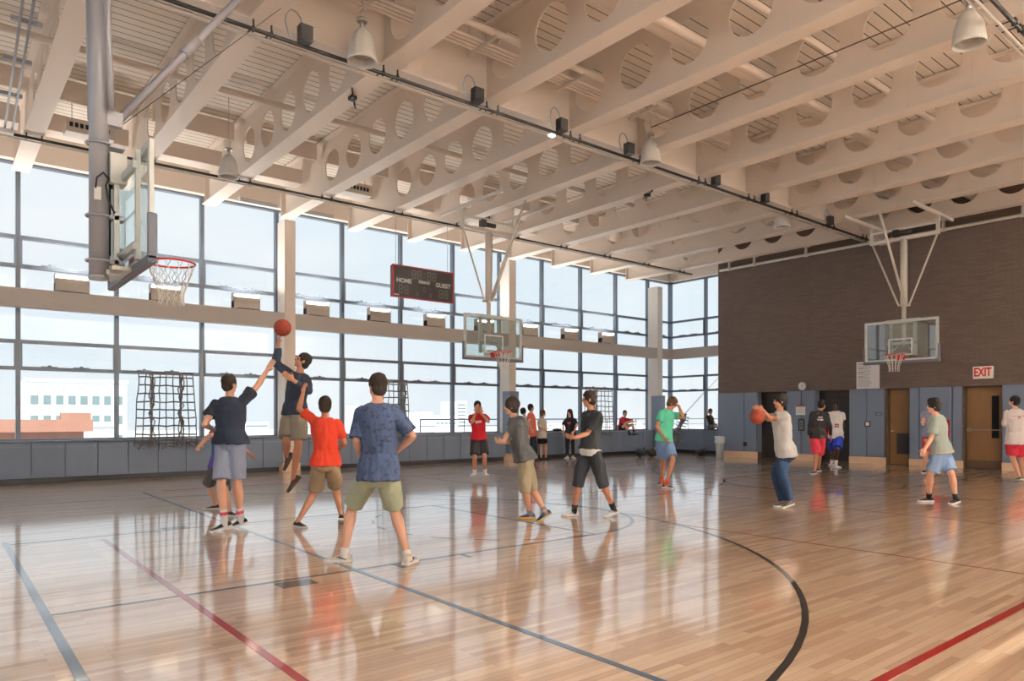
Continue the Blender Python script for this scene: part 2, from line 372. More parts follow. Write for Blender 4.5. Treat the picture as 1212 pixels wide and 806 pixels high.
# elevator recesses
def elevator(y0,y1,label):
    o=empty('elevator_door',(XB+.27,(y0+y1)/2,0)); tag(o,label,'elevator door')
    r=lambda bm,m,n: obj(n,bm,m,o)
    bm=newbm(); m=(y1-y0)/2
    for a,b in ((-m+.05,-.004),(.004,m-.05)):
        box(bm,0,.02,a,b,.01,2.15)
    r(bm,M_elev,'door_panel')
    bm=newbm(); box(bm,-.02,.025,-m,-m+.05,0,2.2); box(bm,-.02,.025,m-.05,m,0,2.2); box(bm,-.02,.025,-m,m,2.15,2.3)
    r(bm,mat('elevator_frame_dark',srgb(58,50,46),.4,.5),'door_frame'); return o
elevator(12.82,13.89,'dark elevator door in the recess left of the red-headed notice, behind the shooter')
elevator(10.69,11.78,'dark elevator door in the recess behind the two boys in black jacket and white tee')
di=1
def door(y0,y1,louver):
    global di
    bm=newbm(); box(bm,XB+.18,XB+.225,y0+.04,y1-.04,.01,2.26); o=struct(obj('door_%d'%di,bm,M_door,bevel=.003)); di+=1
    bm=newbm(); box(bm,XB+.15,XB+.25,y0,y0+.04,0,2.31); box(bm,XB+.15,XB+.25,y1-.04,y1,0,2.31); box(bm,XB+.15,XB+.25,y0,y1,2.26,2.31); obj('door_frame',bm,mat('door_frame_dark',srgb(88,64,42),.5),o)
    if louver:
        bm=newbm(); box(bm,XB+.16,XB+.18,8.97,9.32,.33,.95)
        for z in np.arange(.37,.93,.035): box(bm,XB+.145,XB+.165,8.99,9.30,z,z+.012)
        obj('louver',bm,mat('dark_louver_metal',srgb(66,62,62),.5,.4),o)
        bm=newbm(); tube(bm,(XB+.18,9.46,1.02),(XB+.12,9.46,1.02),.012); tube(bm,(XB+.12,9.47,1.02),(XB+.12,9.36,1.02),.010); tube(bm,(XB+.18,9.46,1.02),(XB+.17,9.46,1.02),.03,n=16); obj('door_handle',bm,M_chrome,o)
    else:
        bm=newbm(); box(bm,XB+.170,XB+.18,6.66,6.83,.86,2.03); obj('vision_panel',bm,mat('black_door_glass',(.01,.01,.012),.7,spec=.1),o)
        bm=newbm(); box(bm,XB+.11,XB+.14,6.58,7.41,1.07,1.10); box(bm,XB+.09,XB+.18,7.30,7.42,1.04,1.14); box(bm,XB+.11,XB+.18,6.58,6.64,1.05,1.13); obj('panic_bar',bm,mat('bronze_bar',srgb(150,134,118),.5,.4),o)
        bm=newbm(); box(bm,XB+.17,XB+.182,6.60,7.41,.02,.24); obj('kick_plate',bm,mat('kick_plate',srgb(100,80,62),.4,.4),o)
door(8.90,9.56,True); door(6.54,7.47,False)
bm=newbm(); box(bm,XB+.26,XB+.3,8.9,9.56,0,2.31); box(bm,XB+.26,XB+.3,6.54,7.47,0,2.31); struct(obj('trim_7',bm,M_blk))
# tall pads on the brick wall
pads=[(14.42,15.50,'widest tall slate-blue wall pad behind the white trash can'),(13.92,14.40,'tall slate-blue wall pad with the outlet, left of the first elevator'),
 (12.27,12.79,'tall slate-blue wall pad left half of the pair carrying the red-headed notice'),(11.80,12.25,'tall slate-blue wall pad just left of the second elevator'),
 (10.13,10.66,'tall slate-blue wall pad just right of the second elevator'),(9.60,10.11,'tall slate-blue wall pad beneath the paper poster, left of the louvered door'),
 (8.62,8.88,'narrow tall wall pad just right of the louvered door'),(7.75,8.60,'wide tall wall pad behind the red fire alarm box'),(7.49,7.73,'narrow tall wall pad just left of the panic-bar door'),
 (5.6,6.52,'tall wall pad just right of the panic-bar door, behind the boy in white shirt'),(4.3,5.58,'tall wall pad at the right edge beyond the panic-bar door')]
for a,b,l in pads: pad_panel(XB-.05,XB,a,b,.215,2.31,l,'tall pads on the brick wall','-x')
for i,(a,b) in enumerate(((13.9,15.52),(11.79,12.81),(9.56,10.68),(7.47,8.90),(YB,6.54))):
    bm=newbm(); box(bm,XB-.03,XB,a,b,0,.212); struct(obj('baseboard_right',bm,M_wood,bevel=.004))
bm=newbm()
for a in (13.9,12.79,11.79,10.66): box(bm,XB,XB+.24,a-.0 if a in(13.9,11.79) else a,(a+.02) ,.2,2.31)
bm.free()
# recess return pads
for y,l in ((13.885,'narrow return pad on the left jamb of the first elevator'),(11.775,'narrow return pad on the left jamb of the second elevator')):
    bm=newbm(); box(bm,XB-.04,XB+.22,y-.001,y+.014,.215,2.3); o=obj('jamb_pad',bm,M_pad); tag(o,l,'wall pad')
# ---------- remaining walls (behind and left of the camera)
BH=[(a,a+1.7,.9,4.4) for a in np.arange(-5.2,21.5,1.925)]+[(-5,21,6.31,6.77)]  # unseen windows let in fill; high slot shaped to throw the floor's sun strip
bm=newbm(); wallbox(bm,BH,XL-.3,XB+.5,0,ZD,lambda a,b,c,d: box(bm,a,b,YB-.3,YB,c,d)); struct(obj('wall_back',bm,M_cream))
for (a,b,c,d) in BH: window(wi,'x',YB-.15,a,b,c,d,trs=[2.6] if c<2 else [],vis=False,d=.1 if c<2 else .03); wi+=1
LH=[(a,a+1.8,.9,7.0) for a in np.arange(-2.9,17,2.0)]  # unseen left-hand windows, added for more fill light
bm=newbm(); wallbox(bm,LH,YB-.3,YW+.3,0,ZD,lambda a,b,c,d: box(bm,XL-.3,XL,a,b,c,d)); struct(obj('wall_left',bm,M_cream))
for (a,b,c,d) in LH: window(wi,'y',XL-.15,a,b,c,d,vis=False); wi+=1
# ---------- cellular ceiling beams
def web(bm,y0,y1,zb,zt,th,holes,r,zc,half):
    """plate in the YZ plane at x=0 with round holes"""
    n=32; cur=y0
    def quad(a,b):
        if b-a>1e-4: box(bm,-th/2,th/2,a,b,zb,zt)
    for hy in holes:
        quad(cur,hy-half)
        cells=[]
        for s in (-1,1):
            inn=[];out=[]
            for i in range(n):
                a=2*PI*i/n; cy,cz=math.cos(a),math.sin(a)
                inn.append(bm.verts.new((s*th/2,hy+r*cy,zc+r*cz)))
                k=min(half/abs(cy) if abs(cy)>1e-6 else 9, ((zt-zc) if cz>0 else (zc-zb))/abs(cz) if abs(cz)>1e-6 else 9)
                out.append(bm.verts.new((s*th/2,hy+k*cy,zc+k*cz)))
            for i in range(n):
                bm.faces.new((inn[i],inn[(i+1)%n],out[(i+1)%n],out[i]))
            cells.append(inn)
            # corner fill
            for cyy,czz in ((half,zt-zc),(-half,zt-zc),(-half,zb-zc),(half,zb-zc)):
                a=math.atan2(czz,cyy)%(2*PI); i=int(a/(2*PI/n))
                cv=bm.verts.new((s*th/2,hy+cyy,zc+czz)); bm.faces.new((out[i],cv,out[(i+1)%n]))
        a,b=cells
        for i in range(n): 
            f=bm.faces.new((a[i],a[(i+1)%n],b[(i+1)%n],b[i])); f.smooth=True
        cur=hy+half
    quad(cur,y1)
HY=[15.5-1.08*j for j in range(17)][::-1]
bm=newbm(); web(bm,YB,18.40,6.70,7.96,.022,HY,.36,7.33,.5)
box(bm,-.16,.16,YB,18.40,6.68,6.71); box(bm,-.13,.13,YB,18.75,7.95,7.99)
for z in (0,): box(bm,-.12,.12,18.33,18.36,6.71,7.95)
b0=obj('ceiling_beam',bm,M_beam,bevel=.003); struct(b0); b0.modifiers['bevel'].angle_limit=math.radians(50)
for k in range(-3,11):
    o=b0 if k==-3 else b0.copy()
    if k!=-3: COL.objects.link(o)
    o.location=(X0+PX*k,0,0)
# transverse girder and window-side blocking
def girder(y,zb,w,name='ceiling_girder',hw=.17):
    bm=newbm()
    xs=[XL]+[X0+PX*k for k in range(-3,11)]+[XB]
    for a,b in zip(xs,xs[1:]):
        aa=a+(.012 if a>XL else 0); bb=b-(.012 if b<XB else 0)
        box(bm,aa,bb,y-.012,y+.012,zb+.02,7.94); box(bm,a+(.16 if a>XL else 0),b-(.16 if b<XB else 0),y-hw,y+hw,zb-.02,zb+.01)
    return struct(obj(name,bm,M_beam))
girder(9.56,6.70,.3)
bm=newbm()
for k in range(-3,11):
    a,b=X0+PX*k+.14,X0+PX*(k+1)-.14
    box(bm,a,b,16.9,17.35,7.2,7.55); box(bm,a,b,16.05,16.12,7.55,7.95)
struct(obj('trim_8',bm,M_beam,bevel=.004))
# ---------- ceiling services
def pipe(name,pts,r,m,label,cat='pipe',n=10,group=None):
    bm=newbm(); path(bm,pts,r,n); o=obj(name,bm,m); tag(o,label,cat,group); return o
pipe('duct_pipe',[(-5.5,6.96,7.40),(XB,6.96,7.40)],.135,M_beam,'thicker of the two round white ducts threaded side by side through the beam holes','duct',16)
pipe('duct_pipe',[(-5.5,6.70,7.27),(XB,6.70,7.27)],.075,M_beam,'thinner of the two round white ducts side by side through the beam holes','duct',14)
pipe('sprinkler_pipe',[(-5.5,5.74,7.42),(XB,5.74,7.42)],.055,M_beam,'single white sprinkler pipe running alone through the beam holes nearest the camera')
pipe('sprinkler_pipe',[(-5.5,13.30,7.38),(XB,13.30,7.38)],.06,M_beam,'white sprinkler pipe through the beam holes on the window side of the ceiling')
for i,(y,z) in enumerate(((8.88,7.30),(8.97,7.30),(9.06,7.30),(9.15,7.30))):
    pipe('conduit',[(-5.5,y,z),(XB,y,z)],.026,M_beam,'one of the thin white conduits bundled through the beam holes beside the long black track','conduit',8,'bundled conduits through the beam holes')
pipe('conduit',[(-5.5,8.74,7.42),(XB,8.74,7.42)],.055,M_beam,'thicker white pipe beside the bundled thin conduits','pipe',12)
# strut trapezes under the conduit bundle
tr=None
for k in range(-1,10):
    x=X0+PX*k+1.35
    if tr is None:
        bm=newbm(); box(bm,-.02,.02,8.55,9.3,7.235,7.272)
        for y in (8.6,9.25): tube(bm,(0,y,7.27),(0,y,7.99),.006,n=6)
        for y in np.arange(8.6,9.28,.06): box(bm,-.021,.021,y,y+.03,7.23,7.236)
        tr=obj('trapeze_hanger',bm,M_beamw); o=tr
    else: o=tr.copy(); COL.objects.link(o)
    o.location=(x,0,0); tag(o,'slotted white strut on rods cradling the conduit bundle between beams','hanger','strut hangers under the conduit bundle')
# long black lighting tracks
def track(name,x0,x1,y,z,label):
    t=empty(name,(0,y,z)); tag(t,label,'lighting track')
    bm=newbm(); path(bm,[(x0,0,0),(x1,0,0)],.028,8); obj('track_tube',bm,M_blk,t)
    bm=newbm(); path(bm,[(x0,.12,-.02),(x1,.12,-.02)],.018,8); path(bm,[(x0,.20,.0),(x1,.20,.0)],.014,8); obj('conduit',bm,M_beamw,t)
    k=-2; c0=None
    while X0+PX*k<x1:
        for dx in (-.12,.12):
            if X0+PX*k+dx<x0 or X0+PX*k+dx>x1: continue
            if c0 is None: bm=newbm(); box(bm,-.010,.010,-.034,.034,-.03,.03); box(bm,-.010,.010,-.01,.01,.03,6.68-z); box(bm,-.010,.010,-.03,.22,.045,.055); c0=obj('clamp',bm,M_blk,t); c=c0
            else: c=c0.copy(); COL.objects.link(c); c.parent=t
            c.location=(X0+PX*k+dx,0,0)
        k+=1
    return t
track('lighting_track',-5,20.95,9.40,6.55,'long black lighting track crossing the middle of the ceiling')
track('lighting_track',-5,21.3,15.80,6.60,'black lighting track close to the window wall')
track('lighting_track',6.0,20.95,3.05,6.60,'black lighting track in the upper right corner of the picture')
proto=None
for i,(x,l) in enumerate(((3.94,'black lamp box on the middle track, nearest the left hoop'),(6.85,'black lamp box with a tall cable loop on the middle track'),(8.72,'black lamp box on the middle track above the bright white dot'),(10.51,'black lamp box on the middle track right beside a bell speaker'),(13.35,'black lamp box on the middle track, third from its far end'),(15.32,'black lamp box on the middle track, second from its far end'),(18.45,'black lamp box hanging at the far end of the middle track'))):
    if proto is None:
        proto=empty('track_lamp',(0,9.27,6.54))
        bm=newbm(); box(bm,-.09,.09,-.07,.07,.0,.22); box(bm,-.03,.03,.06,.11,.0,.03); obj('lamp_housing',bm,M_blk,proto,bevel=.01)
        bm=newbm(); path(bm,[(-.05+.0,.0,.22),(-.06,0,.30),(-.12,0,.37),(-.2,0,.38),(-.26,0,.31),(-.28,0,.2),(-.24,0,.06),(-.2,0,0)],.012,6); obj('cable',bm,M_grey,proto)
        o=proto
    else: o=copy_tree(proto)
    o.location=(x,9.27,6.54); tag(o,l,'track lamp','lamp boxes on the middle track')
bm=newbm(); box(bm,8.60,8.70,9.42,9.5,6.49,6.53); o=obj('small_downlight',bm,mat('lit_lens',(1,.97,.9),.4,emit=2)); tag(o,'small bright white downlight under the middle track','light')
# bell-shaped pendants
def bell(x,y,z,label):
    o=empty('bell_pendant',(x,y,z)); tag(o,label,'pendant speaker','white bell-shaped pendants')
    bm=newbm(); prof=[(.205,0),(.20,.06),(.19,.14),(.175,.24),(.15,.33),(.11,.41),(.06,.46),(.03,.48)]
    outer=[[Vector((r*math.cos(a),r*math.sin(a),h)) for a in [2*PI*i/28 for i in range(28)]] for r,h in prof]
    inner=[[Vector((max(r-.012,.01)*math.cos(a),max(r-.012,.01)*math.sin(a),max(h-.0,.0))) for a in [2*PI*i/28 for i in range(28)]] for r,h in prof[:-2]]
    loft(bm,inner[::-1]+outer,cap=True); obj('bell_shade',bm,mat('bell_white',srgb(214,210,204),.5),o)
    bm=newbm(); ellip(bm,Vector((0,0,.12)),Vector((.15,0,0)),Vector((0,.15,0)),Vector((0,0,.05))); obj('grille',bm,mat('grille_grey',srgb(150,140,132),.7),o)
    bm=newbm(); tube(bm,(0,0,.46),(0,0,.56),.035); tube(bm,(0,0,.56),(0,0,.60),.075,n=12); path(bm,[(0,0,.6),(.03,0,.72),(0,0,.82),(0,0,7.98-z)],.008,6); obj('hanger',bm,M_chrome,o)
    return o
bell(4.66,9.015,6.40,'white bell pendant above the middle track, nearest the camera at top left')
bell(4.72,14.95,6.35,'white bell pendant between beams near the left hoop and windows')
bell(10.95,9.105,6.42,'white bell pendant beside the fourth lamp box of the middle track')
bell(10.75,3.50,6.42,'white bell pendant at the top right corner of the picture')
bell(17.3,9.98,6.42,'white bell pendant near the far end of the middle track')
pipe('suspension_cable',[(10.85,9.0,7.08),(10.85,.5,7.14)],.010,mat('cable_brown',srgb(96,80,70),.6),'thin dark cable stretched across the beams at upper right','cable',6)
# air diffusers
proto=None
for k,l in ((0,'white air diffuser box with black slots behind the left hoop pole'),(3,'white air diffuser box with black slots above the long scoreboard side windows'),(5,'white air diffuser box near the scoreboard'),(8,'white air diffuser box above the far windows')):
    if proto is None:
        proto=empty('air_diffuser',(0,0,0))
        bm=newbm(); box(bm,-.42,.42,-.16,.2,0,.22); obj('diffuser_box',bm,M_beamw,proto,bevel=.008)
        bm=newbm()
        for i in range(8): box(bm,-.36+i*.09,-.36+i*.09+.06,-.165,-.16,.10,.19)
        obj('slot',bm,M_blk,proto)
        
        for x_ in (-.3,.3): bm=newbm(); tube(bm,(x_,0,.2),(x_,0,.97),.008,n=6); obj('hanger_rod',bm,M_chrome,proto)
        o=proto
    else: o=copy_tree(proto)
    o.location=(X0+PX*k+.97,16.35,7.02); tag(o,l,'air diffuser','slotted air diffusers')
# perforated blind pockets at column one
for x0,l in ((6.15,'perforated white metal strip over the window left of the first column'),(7.75,'perforated white metal strip over the window right of the first column')):
    bm=newbm(); box(bm,x0,x0+1.0,18.60,18.74,7.0,7.13); n=newbm(); n.free()
    for i in range(22):
        for j in range(2): box(bm,x0+.03+i*.044,x0+.05+i*.044,18.595,18.6,7.02+j*.05,7.045+j*.05,1)
    o=obj('blind_pocket',bm,[M_white,M_blk]); tag(o,l,'blind pocket')
# wall conduit along brick wall
o=empty('wall_pipe',(0,0,0)); tag(o,'long white pipe running along the top of the brown brick wall','pipe')
bm=newbm(); path(bm,[(22.28,YB+.1,6.77),(22.28,15.3,6.77)],.045,10); obj('pipe_run',bm,M_beamw,o)
for y in (14.9,13.9,12.0,9.9,7.9,6.0,4.0):
    bm=newbm(); box(bm,22.24,22.32,y-.03,y+.03,6.8,7.1); box(bm,22.24,22.5,y-.03,y+.03,7.06,7.1); tube(bm,(22.28,y-.05,6.77),(22.28,y+.05,6.77),.065,n=12)
    obj('pipe_bracket',bm,M_beamw,o)
# rods upper left
bm=newbm()
for dx in (0,.11): path(bm,[(.88+dx,10.6,6.62),(1.02+dx,15.6,6.60)],.018,8)
for y in (11.3,12.6,14.0): box(bm,.80,1.15,y-.03,y+.03,6.62,6.68)
o=obj('guide_rods',bm,M_grey); tag(o,'pair of grey guide rods under the ceiling at the top left corner','rods')
bm=newbm(); box(bm,.95,1.15,15.5,15.62,6.515,6.584); o=obj('small_sensor',bm,M_white); tag(o,'small white sensor box at the end of the grey rods','sensor')
# ================================================================= WINDOW UPLIGHTS on the spandrel
M_uplit=mat('lit_uplight_reflector',(1,.93,.82),.5,emit=1.2)
def uplight():
    o=empty('uplight_fixture',(0,0,0))
    bm=newbm(); box(bm,-.33,.33,-.10,.10,.03,.20); box(bm,-.31,.31,-.09,.09,.205,.30); box(bm,-.33,-.325,-.12,.12,.0,.41); box(bm,.325,.33,-.12,.12,.0,.41); obj('housing',bm,mat('fixture_beige',srgb(196,186,176),.5),o,bevel=.004)
    bm=newbm(); box(bm,-.31,.31,.05,.085,.302,.39); obj('lamp_lens',bm,M_uplit,o)
    bm=newbm(); box(bm,-.2,.2,-.06,.06,-.0,.03); obj('mounting_foot',bm,M_padgap,o)
    return o
proto=None
seq=['leftmost beige uplight on the spandrel, left of the left hoop pole','beige uplight seen through the near left net','beige uplight just left of the first column','beige uplight just right of the first column','beige uplight left of the scoreboard','beige uplight below the scoreboard','beige uplight behind the centre backboard','beige uplight just right of the centre backboard','second beige uplight right of the centre backboard','rightmost beige uplight near the corner column']
for i in range(-3,10):
    if proto is None: proto=uplight(); o=proto
    else: o=copy_tree(proto)
    xx=X0+PX*(i+.5)
    if i==7: pass
    o.location=(xx,18.57,4.21); tag(o,seq[i] if 0<=i<10 else 'beige uplight on the spandrel left of the picture','uplight','uplights on the window spandrel')
# ================================================================= HOOPS (local +x = front, origin on floor under the board)
def hoop(name,loc,rz,label,kind):
    o=empty(name,loc,rz); tag(o,label,'basketball hoop')
    g=lambda n,bm,m,b=0,par=None: obj(n,bm,m,par or o,bevel=b)
    zb,zt,hw=2.90,3.98,.915
    bm=newbm(); fw=.065
    box(bm,-.03,.012,-hw,-hw+fw,zb,zt); box(bm,-.03,.012,hw-fw,hw,zb,zt); box(bm,-.03,.012,-hw+fw,hw-fw,zt-fw,zt); box(bm,-.03,.012,-hw+fw,hw-fw,zb,zb+fw)
    g('board_frame',bm,M_boardframe,.004)
    bm=newbm(); box(bm,-.012,.0,-hw+fw-.01,hw-fw+.01,zb+fw-.01,zt-fw+.01); g('backboard',bm,M_board)
    bm=newbm(); a,b,c,d=-.30,.30,3.05,3.5; w=.035
    box(bm,.0005,.004,a,b,d-w,d); box(bm,.0005,.004,a,b,c,c+w); box(bm,.0005,.004,a,a+w,c+w,d-w); box(bm,.0005,.004,b-w,b,c+w,d-w); g('target_square',bm,M_white)
    bm=newbm(); e=.03
    for s in (-1,1):
        y0,y1=sorted((s*(hw-.012),s*(hw+e))); box(bm,-.05,.035,y0,y1,zb-.03,zb+.40)
    box(bm,-.05,.035,-hw-e,hw+e,zb-.055,zb+.02); g('edge_padding',bm,M_bpad,.015)
    # rim
    R=.228; cx=.15+R; rz_=3.05
    bm=newbm(); path(bm,[(cx+R*math.cos(a),R*math.sin(a),rz_) for a in [2*PI*i/40 for i in range(40)]],.011,8,closed=True)
    box(bm,.0,.02,-.11,.11,rz_-.12,rz_+.02); box(bm,.02,.17,-.10,.10,rz_-.012,rz_+.004); 
    vs=[bm.verts.new(p) for p in ((.02,-.10,rz_-.11),(.02,-.09,rz_-.11),(.17,-.09,rz_-.012),(.17,-.10,rz_-.012))]; bm.faces.new(vs)
    vs=[bm.verts.new(p) for p in ((.02,.10,rz_-.11),(.02,.09,rz_-.11),(.17,.09,rz_-.012),(.17,.10,rz_-.012))]; bm.faces.new(vs)
    path(bm,[(.16,-.1,rz_-.02),(.2,-.17,rz_-.012),(.26,-.2,rz_-.005)],.008,6); path(bm,[(.16,.1,rz_-.02),(.2,.17,rz_-.012),(.26,.2,rz_-.005)],.008,6)
    rim=g('rim',bm,M_red)
    # net: 12 loops, diamond mesh
    bm=newbm(); n=12; lv=[(0,R-.004),(.10,R*.86),(.19,R*.70),(.27,R*.58),(.34,R*.52),(.42,R*.55)]
    for i in range(n):
        for s in (0,1):
            pts=[]
            for j,(dz,rr) in enumerate(lv):
                a=2*PI*(i+(.5 if (j+s)%2 else 0)+(0 if s==0 else 0))/n
                pts.append((cx+rr*math.cos(a),rr*math.sin(a),rz_-.012-dz))
            path(bm,pts,.0042,5)
    net=obj('net',bm,M_net,rim)
    if kind=='pole':
        # heavy round mast behind the board hanging from the roof structure
        mx=-.28
        bm=newbm(); path(bm,[(mx,.02,2.84),(mx,.02,7.9)],.088,20); tube(bm,(mx,.02,2.80),(mx,.02,2.84),.092,n=20); g('mast',bm,M_grey)
        bm=newbm(); path(bm,[(mx+.09,-.12,4.45),(mx+.05,-.16,5.2),(mx+.03,-.22,6.7)],.03,10); path(bm,[(mx-.05,.16,4.4),(mx-.05,.34,6.7)],.028,10); g('side_brace',bm,M_grey)
        for z in (2.98,3.42,4.13):
            bm=newbm(); path(bm,[(mx+.11*math.cos(a),.02+.105*math.sin(a),z) for a in [2*PI*i/20 for i in range(20)]],.012,6,closed=True); box(bm,mx+.08,mx+.22,-.05,.09,z-.02,z+.02); g('clamp_ring',bm,M_grey)
        bm=newbm(); box(bm,mx+.05,mx+.20,-.04,.04,4.33,4.47); 
        for q in (.08,.16): tube(bm,(mx+q,-.045,4.38),(mx+q,.045,4.38),.012)
        g('brace_bracket',bm,M_grey)
        bm=newbm(); path(bm,[(mx+.18,0,4.42),(mx+1.75,0,6.62)],.040,12); tube(bm,(mx+.78,0,5.26),(mx+.92,0,5.46),.055,n=10); box(bm,mx+1.68,mx+1.84,-.12,.12,6.58,6.66); g('diagonal_brace',bm,M_grey)
        bm=newbm(); box(bm,-.16,-.11,-.05,.05,2.95,4.02); box(bm,-.20,-.05,-.09,.09,3.75,4.05); g('height_adjuster_channel',bm,M_boardframe,.004)
        bm=newbm(); tube(bm,(-.20,.03,3.05),(-.20,.03,3.72),.028,n=12); tube(bm,(-.20,.03,3.72),(-.20,.03,3.8),.04,n=12); g('actuator',bm,mat('dark_blue_steel',srgb(36,44,58),.4,.3))
        bm=newbm(); path(bm,[(-.2,-.06,3.78),(-.26,-.1,3.83),(-.32,-.13,3.76),(-.33,-.12,3.66)],.008,6); path(bm,[(-.2,-.06,3.80),(-.24,-.12,3.7),(-.22,-.13,3.55),(-.16,-.09,3.45)],.009,6); g('cable',bm,M_blk)
        bm=newbm(); box(bm,mx-.06,mx-.0,-.115,-.085,3.55,3.68); g('control_box',bm,M_white,.006)
        bm=newbm()
        for y in (-.55,.55): box(bm,-.07,-.03,y-.03,y+.03,zb+.03,zt-.02)
        box(bm,-.10,-.06,-.6,.6,3.02,3.09); box(bm,-.10,-.06,-.6,.6,3.78,3.85)
        for s in (-1,1): path(bm,[(-.12,s*.05,3.05),(-.06,s*.5,3.05)],.02,8)
        g('back_frame',bm,M_boardframe)
        bm=newbm(); box(bm,-.22,-.03,-.30,.30,2.86,2.90); box(bm,-.25,-.12,-.2,.2,2.83,2.87); g('bottom_bracket',bm,mat('galvanised',srgb(190,186,176),.35,.6))
        bm=newbm(); path(bm,[(mx+.2,-.05,4.36),(1.9,.9,6.66)],.004,5); g('safety_cable',bm,M_blk)
    else:
        mx=-.22; zt2=6.12
        bm=newbm(); path(bm,[(mx,0,3.3),(mx,0,4.45)],.055,14); path(bm,[(mx,0,4.38),(mx,0,zt2)],.085,16); g('mast',bm,M_beamw)
        bm=newbm()
        for s in (-1,1): path(bm,[(mx,s*.12,4.38),(mx+.0,s*.16,4.46),(mx,s*.80,zt2-.02)],.024,10)
        path(bm,[(mx-.1,-.12,4.38),(mx-.1,.12,4.38)],.022,8)
        path(bm,[(mx+.05,.04,4.42),(mx+1.45,.0,6.60)],.032,10)
        g('brace',bm,M_beamw)
        bm=newbm(); box(bm,mx-.05,mx+.05,-.85,.85,zt2-.02,zt2+.07); box(bm,mx-.03,mx+.03,-.85,.85,zt2+.26,zt2+.32)
        for s in (-1,1): box(bm,mx-.04,mx+.04,s*.82-.04,s*.82+.04,zt2-.02,6.68); box(bm,mx-.95,mx+1.6,s*.82-.035,s*.82+.035,6.58,6.66)
        g('ceiling_frame',bm,M_beamw,.004)
        bm=newbm(); tube(bm,(mx+.0,-.2,zt2+.18),(mx,.2,zt2+.18),.06,n=12); box(bm,mx-.06,mx+.08,-.26,-.12,zt2+.1,zt2+.28); g('winch',bm,mat('dark_winch',srgb(62,56,54),.5))
        bm=newbm()
        for y in (-.30,.30): box(bm,mx+.03,mx+.09,y-.04,y+.04,3.05,3.95)
        box(bm,mx+.03,-.03,-.34,.34,3.90,3.96); box(bm,mx+.03,-.03,-.34,.34,3.35,3.41); box(bm,mx-.05,-.03,-.12,.12,3.0,3.12)
        path(bm,[(mx,-.06,3.4),(-.04,-.3,3.1)],.018,8); path(bm,[(mx,.06,3.4),(-.04,.3,3.1)],.018,8)
        path(bm,[(mx+.05,-.42,zt+.03),(mx+.05,.42,zt+.03)],.012,6)
        for s in (-1,1): path(bm,[(mx+.05,s*.42,zt+.03),(-.02,s*.42,zt-.02)],.012,6)
        g('back_frame',bm,M_boardframe)
        bm=newbm(); path(bm,[(mx-.02,.12,4.6),(mx-.02,.14,zt2)],.006,5); g('cable',bm,M_blk)
    return o
hoop('basketball_hoop',(1.56,7.98,0),0,'near left hoop seen from the side, on a thick grey pole','pole')
hoop('basketball_hoop',(19.62,7.98,0),PI,'right hoop with white V braces in front of the brown brick wall','vee')
hoop('basketball_hoop',(10.93,14.1,0),-PI/2,'middle hoop hanging in front of the windows beside the scoreboard','vee')
# ================================================================= SCOREBOARD
sb=empty('scoreboard',(10.03,16.0,4.93)); tag(sb,'black red-edged scoreboard with HOME and GUEST hanging by the windows','scoreboard')
bm=newbm(); box(bm,-.92,.92,-.06,.09,-.40,.40); obj('cabinet',bm,mat('scoreboard_black',srgb(40,34,36),.5),sb,bevel=.01)
bm=newbm(); w=.03
for a in ((-.935,.935,.385,.415),(-.935,.935,-.415,-.385),(-.935,-.905,-.385,.385),(.905,.935,-.385,.385)): box(bm,a[0],a[1],-.075,-.0,a[2],a[3])
obj('red_border',bm,mat('scoreboard_red',srgb(176,34,50),.5),sb)
M_seg=mat('unlit_segment_grey',srgb(150,146,140),.6)
def seg8(bm,cx,cz,w,h,t=.012,y=-.064):
    for (a,b,c,d) in ((cx-w/2,cx+w/2,cz+h/2-t,cz+h/2),(cx-w/2,cx+w/2,cz-t/2,cz+t/2),(cx-w/2,cx+w/2,cz-h/2,cz-h/2+t)):
        box(bm,a+t,b-t,y,y+.006,c,d)
    for sx in (-1,1):
        x=cx+sx*(w/2-t/2)
        box(bm,x-t/2,x+t/2,y,y+.006,cz+t*.7,cz+h/2-t*.7); box(bm,x-t/2,x+t/2,y,y+.006,cz-h/2+t*.7,cz-t*.7)
bm=newbm()
for x in (-.30,-.14,.16,.32): seg8(bm,x,.22,.11,.22)
for z in (.17,.27): box(bm,-.0,.02,-.064,-.058,z,z+.02)
obj('clock_digits',bm,M_seg,sb)
for x in (-.70,-.53,.53,.70):
    bm=newbm(); seg8(bm,x,-.20,.11,.22); obj('score_digit',bm,M_seg,sb)
bm=newbm(); seg8(bm,.01,-.14,.07,.14,.009)
for x in (-.2,.2): seg8(bm,x,-.27,.05,.10,.008); box(bm,x-.01,x+.01,-.064,-.058,-.12,-.10)
obj('period_digits',bm,M_seg,sb)
for s,x,z,sz in (('HOME',-.60,.02,.16),('GUEST',.60,.02,.16),('PERIOD',.01,.04,.10)): text_mesh('lettering',s,sz,(x,-.066,z),(PI/2,0,0),M_white,sb,bold=.004)
bm=newbm(); box(bm,-.89,-.75,-.068,-.062,-.36,-.335); obj('maker_plate',bm,M_white,sb)
bm=newbm()
for x in (-.8,.8): path(bm,[(x,.02,.40),(x,.02,1.75)],.006,5)
obj('hanging_cable',bm,M_grey,sb)
